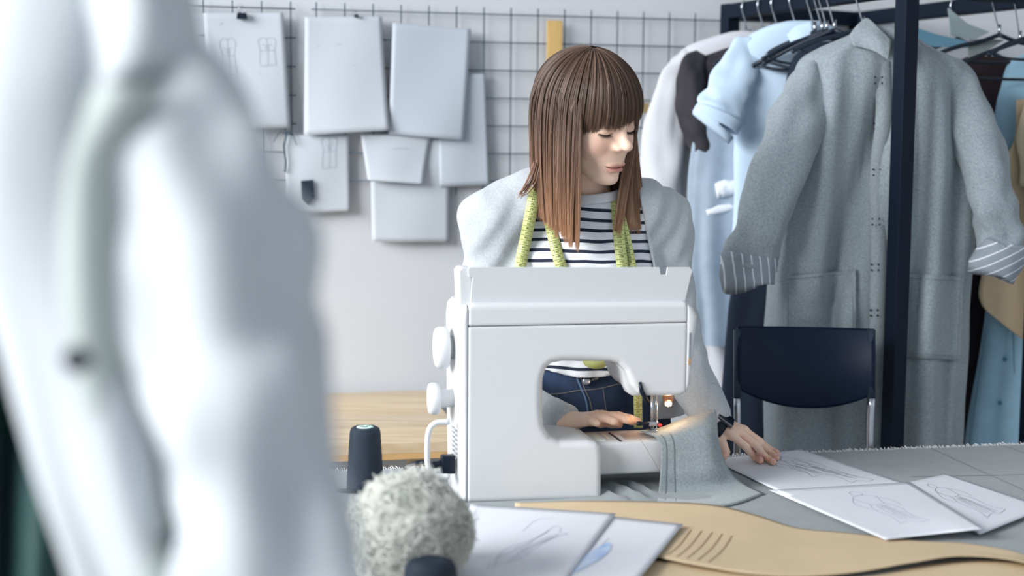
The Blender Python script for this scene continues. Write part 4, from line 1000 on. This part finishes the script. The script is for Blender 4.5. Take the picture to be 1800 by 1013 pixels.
# covered body: torso, arms, legs
LEGS = [(A3(PE+Vector((s*.088, 0, -.05))), A3(Vector((PE.x+s*.085, PE.y-.015, .48))), A3(Vector((PE.x+s*.08, PE.y+.03, .09)))) for s in (-1, 1)]
def covered(p):
    d = smin(torso(p), hips(p), .05); d = smin(d, arms(p, -.008), .03)
    for (a, b, c) in LEGS: d = smin(d, smin(cap(p, a, b, .075, .048), cap(p, b, c, .046, .034), .03), .03)
    return d+.008
Vb, Qb = surfnet(covered, (PE.x-.36, 2.5, .0), (PE.x+.40, 3.2, 1.45), .007)
parts_v.append(Vb); parts_f.append(Qb+n0)
V = np.concatenate(parts_v); Q = np.concatenate(parts_f)
body = mk_np('body', V, Q, M_skin, ps)
sk = np.array(lin((250, 212, 188))[:3]); colr = np.tile(sk, (len(V), 1))
hl = to_head(Vh); ax = np.abs(hl[:, 0])
def mixc(w_, c): 
    w_ = w_[:, None]; return lambda base: base*(1-w_)+np.array(lin(c)[:3])*w_
lipm = np.exp(-((ax/.0240)**6))*np.exp(-(((hl[:, 2]+.0744)/.0088)**4))*(hl[:, 1] < -.072)
lipm *= (ell(np.abs(hl)*np.array([1, 0, 0])+hl*np.array([0, 1, 1]), (.0075, -.0905, -.0692), (.0170, .0088, .0064)) < .0012) | (ell(hl, (0, -.0900, -.0797), (.0195, .0106, .0082)) < .0012)
hcol = colr[:len(Vh)]
hcol = mixc(.35*np.exp(-(((ax-.042)/.020)**2+((hl[:, 2]+.034)/.022)**2))*(hl[:, 1] < -.02), (214, 140, 120))(hcol)
hcol = mixc(.8*lipm, (192, 112, 104))(hcol)
mz = -.0739+.0012*(ax/.02)**2
hcol = mixc(.75*np.exp(-((hl[:, 2]-mz)/.0011)**2)*(ax < .0235)*(hl[:, 1] < -.07), (120, 62, 60))(hcol)
lz = -.0085+.003*((ax-.0325)/.0155)**2
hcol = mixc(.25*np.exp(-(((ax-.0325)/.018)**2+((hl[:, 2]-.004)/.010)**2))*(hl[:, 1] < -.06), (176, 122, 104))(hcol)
hcol = mixc(.9*np.exp(-((hl[:, 2]-lz)/.0012)**2)*(np.abs(ax-.0325) < .0155)*(hl[:, 1] < -.07), (44, 32, 32))(hcol)
hcol = mixc(.5*np.exp(-(((ax-.034)/.020)**4+((hl[:, 2]-.0205-.004*(1-((ax-.034)/.02)**2))/.0035)**2))*(hl[:, 1] < -.05), (92, 64, 54))(hcol)
colr[:len(Vh)] = hcol
NAILS = []
for (r0_, r1_), H in zip(hand_rng, (HLH, HRH)):
    pv = V[r0_:r1_]; w_ = np.zeros(len(pv))
    for fg in H['fingers']+[H['thumb']]:
        w_ = np.maximum(w_, np.exp(-(((pv-A3(fg[-1]))**2).sum(1)/.012**2)))
    colr[r0_:r1_] = mixc(.45*w_, (226, 124, 104))(colr[r0_:r1_])
vcol(body, colr)
# finger nails
M_nail = mat('nail', (250, 204, 198), .12)
for H, vis in ((HLH, (0, 1, 2, 3)), (HRH, (0, 1, 2, 3))):
    for k in vis:
        fg = H['fingers'][k]; d = (fg[-1]-fg[-2]).normalized(); upv = (EZ-d*d.z).normalized(); s = d.cross(upv); r = .0064 if k < 3 else .0056
        upv = (upv+Vector((0, -.55, 0))); upv = (upv-d*upv.dot(d)).normalized(); s = d.cross(upv)
        c = fg[-1]+upv*(r+.0006)+d*.0015; vv = []; 
        for i in range(6):
            for j in range(7):
                a = (j/6-.5)*1.7; t = (i/5-.5)
                vv.append(c+d*t*.0115*(1-.12*abs(a))+s*math.sin(a)*r*.78-upv*(1-math.cos(a))*r*.9-upv*.0012*max(0, t*2)**2)
        mk('finger_nail', vv, grid_faces(6, 7), M_nail, body, solid=.0007)
# eyelashes
M_lash = mat('lash', (34, 26, 28), .6)
for s in (-1, 1):
    mb = MB()
    for i in range(26):
        g = -1+2*i/25; x = .0325+g*.0155; z = -.0088+.003*g*g; y = -.0745-.0135*math.sqrt(max(0, 1-(g*.93)**2-((z+.002)/.0125)**2))
        a = hw_(s*x, y+.0012, z+.0005); b = hw_(s*(x+g*.0025), y-.0030, z-.0022); c = hw_(s*(x+g*.0045), y-.0055-.001*abs(g), z-.0034)
        mb.tube([a, b, c], [.00055, .0004, .00015], 4)
    mb.build('eyelashes', M_lash, body, fix=False, kind='stuff')

# ---- clothing
fold = lambda p, a=1.: a*(.0022*np.sin(p[:, 0]*62+p[:, 2]*38+2*np.sin(p[:, 2]*17))*np.sin(p[:, 2]*31-p[:, 1]*40)+.0016*np.sin(p[:, 0]*110-p[:, 2]*70+p[:, 1]*60))
neckcut = lambda p, r: cap(p, A3(NB-EZ*.055+Vector((0, -.004, 0))), A3(NB+EZ*.14+Vector((0, .0, 0))), r, r)
zf = P(1045, 349, 2.83).z
zhem = P(1030, 657, 2.84).z
def shirt(p):
    d = smin(torso(p), hips(p)-.004, .05)-.006+fold(p, .9)
    d = smin(d, cap(p, A3(SL), A3(SL+(EL-SL)*.3), .05, .05), .04); d = smin(d, cap(p, A3(SR), A3(SR+(ER-SR)*.3), .05, .05), .04)
    d = smin(d, cap(p, A3(NB-EZ*.09), A3(NB-EZ*.004), .080, .072), .035)
    d = smax(d, -neckcut(p, .064), .006)
    rx_, ry_ = p[:, 0]-NB.x, p[:, 1]-NB.y+.004
    d = np.where(rx_**2+ry_**2 < .084**2, np.maximum(d, p[:, 2]-(zf+.008+.011*ry_/.0665+.006*rx_/.0665)), d)
    return np.maximum(d, zhem+.010*np.sin(p[:, 0]*24+1)-p[:, 2])
M_str = stripes('striped_jersey', (228, 231, 236), (22, 32, 56), (.02, 0, 1), .0200, .0064, distort=.016, dscale=9, offset=.004)
lo = np.array([PE.x-.30, 2.68, .80]); hi = np.array([PE.x+.30, 3.14, 1.46])
Vs, Qs = surfnet(shirt, lo, hi, .0042); mk_np('striped_top', Vs, Qs, M_str, ps)
nbp = []
for i in range(48):
    a = 2*PI*i/48; nbp.append(Vector((NB.x+math.cos(a)*.0665, NB.y-.004+math.sin(a)*.0665, zf+.011+.011*math.sin(a)+.006*math.cos(a))))
V = []; 
for q, a in zip(nbp, [2*PI*i/48 for i in range(48)]):
    o = Vector((math.cos(a), math.sin(a), 0))
    for (r, dz) in ((-.002, .007), (.0012, .0075), (.003, .005), (.0055, -.004), (.008, -.010)): V.append(q+o*r+EZ*dz)
mk('neck_band', V, [(i*5+k, ((i+1) % 48)*5+k, ((i+1) % 48)*5+k+1, i*5+k+1) for i in range(48) for k in range(4)], mat('white_jersey', (226, 229, 234), .8), ps, solid=.002)
# jeans
def jeans(p):
    d = hips(p)-.002
    for (a, b, c) in LEGS: d = smin(d, smin(cap(p, a, b, .088, .068), cap(p, b, c, .066, .058), .03), .035)
    d = d+.0016*np.sin(p[:, 0]*90+p[:, 2]*60)*np.sin(p[:, 2]*44)
    return np.maximum(np.maximum(d, p[:, 2]-(zhem+.022)), .05-p[:, 2])
M_jean = mat('blue_denim', (40, 61, 92), .85, rgb2=(20, 36, 58), vscale=14, bump=.3, bscale=500)
Vj, Qj = surfnet(jeans, (PE.x-.24, 2.78, .03), (PE.x+.24, 3.16, 1.05), .006); jo = mk_np('jeans', Vj, Qj, M_jean, ps)
def hit(f, px, py, lift=.002, s0=2.3, s1=3.3):
    d = ray(px, py); t = s0/d.y
    for _ in range(200):
        q = CAM+d*t; v = float(f(np.array([tuple(q)]))[0])
        if v < lift: break
        t += max(v*.6, .0008)
        if t*d.y > s1: break
    return CAM+d*t
M_stitch = mat('jean_stitch', (122, 118, 112), .8)
def seam(nm, pts, f, wd, m, parent, lift=.0015):
    l = [hit(f, x, y, lift) for x, y in crom(pts, 6*len(pts))]; ribbon_lines([l], Vector((0, -1, .1)), wd).build(nm, m, parent, fix=False)
seam('waistband_seam', [(952, 693), (985, 692), (1015, 687), (1050, 684), (1092, 674)], jeans, .0016, M_stitch, jo)
seam('fly_seam', [(1012, 660), (1020, 680), (1030, 705), (1036, 748)], jeans, .0035, mat('jean_fade', (96, 122, 156), .85), jo)
seam('fly_seam', [(1020, 660), (1028, 685), (1038, 708), (1044, 748)], jeans, .0016, M_stitch, jo)
seam('fly_stitch', [(1060, 684), (1064, 710), (1070, 748)], jeans, .0012, M_stitch, jo)
bp_ = hit(jeans, 1031, 670, .004)
MB().lathe(bp_, Vector((0, -1, .15)), [(-.003, .006), (0, .0082), (.0025, .0082), (.0035, .007), (.0035, 0)], 20).build('jeans_button', mat('nickel', (196, 202, 210), .3, metal=.9), jo)
seam('buttonhole', [(1040, 668), (1052, 665)], jeans, .004, mat('jean_thread', (150, 150, 146), .8), jo, .003)
for s in (-1, 1):
    b = LEGS[0 if s < 0 else 1][2]
    sp = [((b[0]), b[1]+.05, .055, .036), (b[0], b[1]-.02, .06, .044), (b[0]+s*.006, b[1]-.10, .042, .044), (b[0]+s*.008, b[1]-.17, .030, .030)]
    V1, Q1 = surfnet(lambda p: np.maximum(smin(smin(cap(p, sp[0][:3], sp[1][:3], .036, .044), cap(p, sp[1][:3], sp[2][:3], .044, .042), .02), cap(p, sp[2][:3], sp[3][:3], .042, .030), .02), -p[:, 2]+.002), np.array(sp[2][:3])-np.array([.08, .14, .05]), np.array(sp[0][:3])+np.array([.08, .1, .08]), .006)
    mk_np('shoe', V1, Q1, M_blackp, ps)
# cardigan
cxl = lambda z: 0
LE0, LE1 = P(944, 330, 2.84).x, P(912, 480, 2.84).x
RE0, RE1 = P(1122, 345, 2.86).x, P(1150, 480, 2.86).x
zt0, zt1 = P(1030, 335, 2.85).z, P(1030, 480, 2.85).z
def card(p):
    fd = fold(p, 1.0)+.0026*np.sin(p[:, 0]*48+p[:, 2]*66+1.5*np.sin(p[:, 2]*23+p[:, 1]*15))*np.exp(-((p[:, 2]-SL.z+.03)/.10)**2)+.0022*np.sin(p[:, 2]*95+p[:, 0]*60+3*np.sin(p[:, 0]*20))*np.exp(-((p[:, 2]-ER.z)/.07)**2)
    d = smin(torso(p), hips(p)-.002, .05)-.016
    d = smin(d, cap(p, A3(P(1128, 590, 2.95)), A3(P(1166, 780, 2.96)), .05, .055), .03)
    a = cap(p, A3(SL), A3(EL), .060, .049); a2 = cap(p, A3(EL), A3(WL+(EL-WL)*.05), .048, .029)
    b = cap(p, A3(SR), A3(ER), .060, .053); b2 = cap(p, A3(ER), A3(WR+(ER-WR)*.08), .053, .041)
    d = smin(d, a, .03); d = smin(d, b, .03)
    t = (p[:, 2]-zt0)/(zt1-zt0); t = np.clip(t, -.3, 3)
    xl = LE0+(LE1-LE0)*t-.02*np.clip(t-1, 0, 2); xr = RE0+(RE1-RE0)*np.clip(t, 0, 1)
    box = np.maximum(np.maximum(xl-p[:, 0], p[:, 0]-xr), p[:, 1]-(CH.y+.0))
    d = smax(d+fd, -box, .006)
    d = smax(d, -neckcut(p, .074), .008)
    d = np.maximum(d, .88-p[:, 2])
    return smin(smin(d, a2+fd, .03), b2+fd, .03)
M_card = mat('heather_cardigan', (190, 196, 200), .92, rgb2=(174, 180, 185), vscale=240, bump=.3, bscale=420, sheen=.25)
Vc, Qc = surfnet(card, (PE.x-.36, 2.55, .80), (PE.x+.42, 3.16, 1.48), .0042); co = mk_np('cardigan', Vc, Qc, M_card, ps)
rax = (ER-WR).normalized().cross(Vector((0, 1, 0))).normalized()
M_rib = stripes('cardigan_rib', (190, 196, 200), (172, 178, 183), tuple(rax), .0042, .0016)
for (Wp, Ep, r, t0_, t1_) in ((WR, ER, .0400, .02, .34), (WL, EL, .0295, .0, .2)):
    pts = [Wp+(Ep-Wp)*t for t in np.linspace(t0_, t1_, 12)]
    MB().tube(pts, [r*.93, r, r*1.02]+[r*(1.02+.012*k) for k in range(1, 9)]+[r*1.06], 28).build('ribbed_cuff', M_rib if Wp is WR else M_card, co)
# watch
wd_ = (ER-WR).normalized(); hd = (HRH['fingers'][1][0]-WR).normalized()
wc_ = WR+hd*.012
wt_ = thing('smart_watch', 'black square smart watch on the wrist beside the felt', 'watch', wc_)
hd = Vector((.80, -.05, -.60)).normalized(); un = Vector((.56, -.30, .77)); un = (un-hd*un.dot(hd)).normalized(); sn = hd.cross(un)
top_c = P(1275, 737, 2.785); wc_ = top_c-un*.026
MB().box(top_c, hd*.0185, sn*.0165, un*.0045).build('watch_case', mat('watch_silver', (120, 126, 134), .3, metal=.8), wt_, bevel=.003)
MB().box(top_c+un*.005, hd*.0175, sn*.0155, un*.0012).build('watch_screen', mat('watch_glass', (10, 18, 30), .08), wt_, smooth=False, bevel=.001)
loop = [wc_+un*.0255*math.cos(a)+sn*.027*math.sin(a) for a in np.linspace(.5, 2*PI-.5, 30)]
ls = []
vv = [q+hd*o for q in loop for o in (-.010, .010)]
mk('watch_strap', vv, [(2*i, 2*i+1, 2*i+3, 2*i+2) for i in range(len(loop)-1)], M_blackp, wt_, solid=.0025)

# ---- hair: a straight bob with a fringe, strand by strand
GC = np.array([0, .013, .030]); AX = .0885
def hsurf(phi, al, off=0.):
    """dome point in head space: phi from the face direction, al from the crown"""
    c, s = math.cos(phi), math.sin(phi)
    fa_ = .1135 if c > 0 else .118
    x = s*(AX+(.013 if s > 0 else 0)+off)*math.sin(al); y = -c*(fa_+off)*math.sin(al); z = (.104+off)*math.cos(al)
    return Vector((GC[0]+x, GC[1]+y, GC[2]+z))
def wsm(a, b, x): t = max(0., min(1., (x-a)/(b-a))); return t*t*(3-2*t)
ZT = lambda py: P(1030, py, 2.76).z
PL_, PR_ = -57, 51
def isf(p): return PL_ < p < PR_
def hair_path(phi, off, ln=0., n=22, wob=0., seed=0.):
    """phi in degrees, world path from the crown to the tip"""
    f = rad(phi); fringe = isf(phi)
    pts = []
    if fringe:
        amax = rad(100-3*math.cos(f*1.9)-phi*.17+ln*130)
        for i in range(n):
            al = .06+(amax-.06)*i/(n-1)
            h = hsurf(f, al, off)*HS; pts.append(HPOS+HM@h)
        e = pts[-1]; d = HM@Vector((0, 0, -1)); 
        return pts
    a1 = rad(78); nd = 10
    for i in range(nd):
        al = .06+(a1-.06)*i/(nd-1); pts.append(HPOS+HM@(hsurf(f, al, off)*HS))
    side = phi < 0
    zb = ZT(428-48*wsm(55, 120, abs(phi))) if side else ZT(408-10*wsm(60, 130, abs(phi)))
    zb += ln
    p0 = pts[-1]; v0 = (pts[-1]-pts[-2]).normalized(); H = p0.z-zb; q = p0.copy(); cen = HPOS+HM@Vector(GC)
    m = n-nd; stp = H/m; v = v0.copy()
    outd = Vector((p0.x-cen.x, p0.y-cen.y, 0)).normalized()
    for i in range(m):
        v = (v*.50+Vector((0, 0, -1))*.5).normalized(); t = (i+1)/m
        q = q+v*(stp/max(.25, -v.z)); w_ = outd*((-.012 if side else .014)*t*t)+Vector((.004*math.sin(seed+t*2.5)*wob, .004*math.cos(seed*1.7+t*2)*wob, 0))
        if not side: w_ = w_+Vector((-.058, -.018, 0))*t*(1-wsm(51, 82, phi))+Vector((.020*t, -.016*t, 0))*wsm(58, 80, phi)*(1-wsm(110, 150, phi))
        pts.append(q+w_)
    return pts
M_hair = mat('hair', (255, 255, 255), .42, attr='Col', spec=.35)
c_root, c_mid, c_tip = [np.array(lin(c)[:3]) for c in ((102, 81, 69), (140, 108, 88), (200, 152, 116))]
R_ = random.Random(21); ZB = ZT(430)
def hcolor(z, br):
    t = np.clip((1.52-z)/(1.52-ZB), 0, 1)[..., None]
    a = np.clip(t*2, 0, 1); b = np.clip(t*2-1, 0, 1)
    return ((c_root*(1-a)+c_mid*a)*(1-b)+c_tip*b)*br
PT, RR, BR = [], [], []
for k in range(12500):
    phi = R_.uniform(-180, 180)
    if isf(phi) and R_.random() < .3: continue
    cl_id = int((phi+180)/3.2); rc = random.Random(cl_id*13+5)
    off = R_.uniform(-.006, .0045)+.0012*math.sin(cl_id*2.3); ln = (.008*rc.uniform(-1, 1)+R_.uniform(-.010, .012))*(3. if isf(phi) else 1.)
    PT.append(hair_path(phi+1.2*math.sin(cl_id*1.9), off, ln, n=19, wob=rc.uniform(-1, 1)+R_.uniform(-.5, .5), seed=cl_id))
    RR.append(R_.uniform(.00030, .00075)); BR.append(.82+.24*rc.random()+R_.uniform(-.24, .26))
for k in range(1500):                                      # denser fringe
    phi = R_.uniform(-58, 52); cl_id = int((phi+180)/4); rc = random.Random(cl_id*7+1)
    PT.append(hair_path(max(PL_+.5, min(PR_-.5, phi)), R_.uniform(-.004, .003), R_.uniform(-.05, .035)+.03*rc.uniform(-1, 1), n=19))
    RR.append(R_.uniform(.0003, .0007)); BR.append(.75+.3*rc.random()+R_.uniform(-.15, .15))
PT = np.array([[tuple(p) for p in s_] for s_ in PT]); RR = np.array(RR); BR = np.array(BR); NS, NP = PT.shape[:2]
TT = np.gradient(PT, axis=1); TT /= np.linalg.norm(TT, axis=2, keepdims=True)
s1 = np.cross(TT, np.array([.31, .87, .38])); s1 /= np.linalg.norm(s1, axis=2, keepdims=True); s2 = np.cross(TT, s1)
rr = RR[:, None]*(1-.75*np.linspace(0, 1, NP)**3)[None, :]
hv = np.stack([PT+(s1*math.cos(2*PI*j/3)+s2*math.sin(2*PI*j/3))*rr[..., None] for j in range(3)], 2).reshape(-1, 3)
hcl = np.repeat(hcolor(PT[..., 2], BR[:, None, None])[:, :, None, :], 3, axis=2).reshape(-1, 3)
base = (np.arange(NS)[:, None, None]*NP+np.arange(NP-1)[None, :, None])*3; jj = np.arange(3)[None, None, :]; j2 = (jj+1) % 3
hf = np.stack([base+jj, base+j2, base+j2+3, base+jj+3], -1).reshape(-1, 4)
ho = mk_np('hair', hv, hf, M_hair, ps); vcol(ho, hcl)
# inner mass so that the scalp never shows
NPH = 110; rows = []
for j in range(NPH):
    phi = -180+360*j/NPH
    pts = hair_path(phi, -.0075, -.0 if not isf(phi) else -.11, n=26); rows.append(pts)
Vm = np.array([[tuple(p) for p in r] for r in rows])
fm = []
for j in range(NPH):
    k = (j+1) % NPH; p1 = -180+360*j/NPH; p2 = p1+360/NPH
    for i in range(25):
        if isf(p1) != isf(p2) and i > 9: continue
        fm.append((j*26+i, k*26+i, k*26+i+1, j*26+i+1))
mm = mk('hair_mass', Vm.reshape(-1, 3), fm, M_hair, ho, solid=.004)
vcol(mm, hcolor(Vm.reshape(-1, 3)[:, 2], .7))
# a loose lock at the shoulder
mb = MB()
for k in range(26):
    o = Vector((R_.gauss(0, .004), R_.gauss(0, .004), R_.gauss(0, .003)))
    mb.tube(vcrom([P(944, 285, 2.80)+o, P(936, 312, 2.80)+o*1.4, P(926, 330, 2.80)+o*1.2, P(914+R_.uniform(-4, 8), 343+R_.uniform(-4, 6), 2.80)+o], 9), [.0010, .0010, .001, .001, .001, .0008, .0008, .0006, .0003], 3, cap=False)
mb.build('loose_lock', mat('hair_lock', (140, 100, 76), .45), ho, fix=False, kind='stuff')

# ================================================================== yellow-green measuring tape round the neck
over = lambda p: np.minimum(shirt(p), card(p))
tm = thing('measuring_tape', 'yellow-green measuring tape hanging round the neck over the striped top', 'measuring tape', tuple(NB-EZ*.1))
M_tape = mat('tape_vinyl', (205, 212, 136), .45, var=.04, vscale=20)
M_ink = mat('tape_ink', (44, 58, 40), .7)
texts = {}
def want(s):
    if s not in texts:
        cu = bpy.data.curves.new('t', 'FONT'); cu.body = s; cu.size = 1; cu.align_x = 'CENTER'; cu.align_y = 'CENTER'; cu.resolution_u = 3
        o = bpy.data.objects.new('t', cu); COL.objects.link(o); texts[s] = o
STR = [  # path of centre pixels, half width px, first number at the top, step, upside down, lift
    ([(941, 330), (934, 370), (926, 410), (918, 450), (911, 490), (906, 540)], 10.5, 66, -1, True, .005),
    ([(966, 390), (972, 415), (979, 445), (988, 475), (996, 510), (1002, 545)], 10, 141, 1, False, .006),
    ([(1084, 352), (1086, 390), (1089, 425), (1093, 460), (1098, 500), (1103, 545)], 10, 97, 1, False, .008),
    ([(1090, 380), (1096, 405), (1102, 430), (1107, 455), (1113, 490), (1119, 545)], 9, 101, -1, True, .005)]
for (pth, hw2, n0_, stp, flip, lift) in STR:
    for k in range(40): want(str(n0_+stp*k))
for s in ('71', '70', '69', '68', '67'): want(s)
bpy.context.view_layer.update(); dg_ = bpy.context.evaluated_depsgraph_get(); TM = {}
for s, o in texts.items():
    me = o.evaluated_get(dg_).to_mesh(); TM[s] = ([v.co.copy() for v in me.vertices], [tuple(p.vertices) for p in me.polygons]); o.evaluated_get(dg_).to_mesh_clear()
for o in texts.values():
    cu = o.data; bpy.data.objects.remove(o); bpy.data.curves.remove(cu)
def strip(pts3, side, n0_, stp, flip, spacing=.0098, start=.006):
    """ribbon through 3D centre points with half-width vectors"""
    n = len(pts3); V = []
    for p, s in zip(pts3, side): V += [p-s, p+s]
    t = mk('tape', V, [(2*i, 2*i+1, 2*i+3, 2*i+2) for i in range(n-1)], M_tape, tm, solid=.0008)
    L_ = [0.]
    for i in range(1, n): L_.append(L_[-1]+(pts3[i]-pts3[i-1]).length)
    def at(d, w_):
        i = 0
        while i < n-2 and L_[i+1] < d: i += 1
        a = (d-L_[i])/max(1e-6, L_[i+1]-L_[i]); c = pts3[i]*(1-a)+pts3[i+1]*a; s = side[i]*(1-a)+side[i+1]*a
        nn = (pts3[i+1]-pts3[i]).normalized().cross(s.normalized()); nn = nn if nn.y < 0 else -nn
        return c+s*w_+nn*.0010
    num, tick = MB(), MB(); k = 0; d = start
    hs = side[0].length
    while d < L_[-1]-.004:
        vs, fs = TM[str(n0_+stp*k)]; sc_ = .0068
        q = []
        for v in vs:
            x, y = v.x*sc_/hs, v.y*sc_
            if flip: x, y = -x, -y
            q.append(at(d-y, max(-.9, min(.9, x))))
        num.add(q, fs)
        a, b = at(d+spacing*.5, -.92), at(d+spacing*.5, .92); a2, b2 = at(d+spacing*.5+.0007, -.92), at(d+spacing*.5+.0007, .92)
        tick.add([a, b, b2, a2], [(0, 1, 2, 3)]); k += 1; d += spacing
    if num.v: num.build('printed_numbers', M_ink, t, fix=False, smooth=False, kind='stuff')
    if tick.v: tick.build('tick_lines', M_ink, t, fix=False, smooth=False, kind='stuff')
for (pth, hw2, n0_, stp, flip, lift) in STR:
    C_ = crom(pth, 30); pts3 = []; side = []
    for i, (x, y) in enumerate(C_):
        x2, y2 = C_[min(i+1, 29)]; x1, y1 = C_[max(i-1, 0)]; tx, ty = x2-x1, y2-y1; l_ = math.hypot(tx, ty); nx_, ny_ = ty/l_, -tx/l_
        c = hit(over, x, y, lift); pts3.append(c)
    ys = crom([p.y for p in pts3[::4]], 30)[:, 0]
    pts3 = [P(C_[i][0], C_[i][1], min(ys[i], pts3[i].y)) for i in range(30)]
    for i in range(30):
        t = (pts3[min(i+1, 29)]-pts3[max(i-1, 0)]).normalized(); s = t.cross(Vector((0, -1, 0))).normalized()
        if s.x < 0: s = -s
        side.append(s*(hw2/F*2.83))
    strip(pts3, side, n0_, stp, flip)
# tape end hanging below, in front of the jeans, and the loop at the hem
pts3 = [P(1121+1.0*i/9, 690+7.0*i, 2.79) for i in range(10)]
strip(pts3, [Vector((.0085, 0, 0))]*10, 71, -1, True, start=.010)
lp_ = vcrom([P(1019, 600, 2.80), P(1026, 632, 2.80), P(1048, 641, 2.795), P(1070, 632, 2.80), P(1078, 600, 2.80)], 24)
mk('tape', [q+Vector((0, 0, s*.009)) for q in lp_ for s in (-1, 1)], [(2*i, 2*i+1, 2*i+3, 2*i+2) for i in range(23)], M_tape, tm, solid=.0008)
nb_ = [NB+Vector((math.cos(a)*.085, .045+math.sin(a)*.062, .020+.035*math.sin(a))) for a in np.linspace(-.35, PI+.35, 30)]
mk('tape', [q+Vector((0, 0, s*.009)) for q in nb_ for s in (-1, 1)], [(2*i, 2*i+1, 2*i+3, 2*i+2) for i in range(29)], M_tape, tm, solid=.0008)
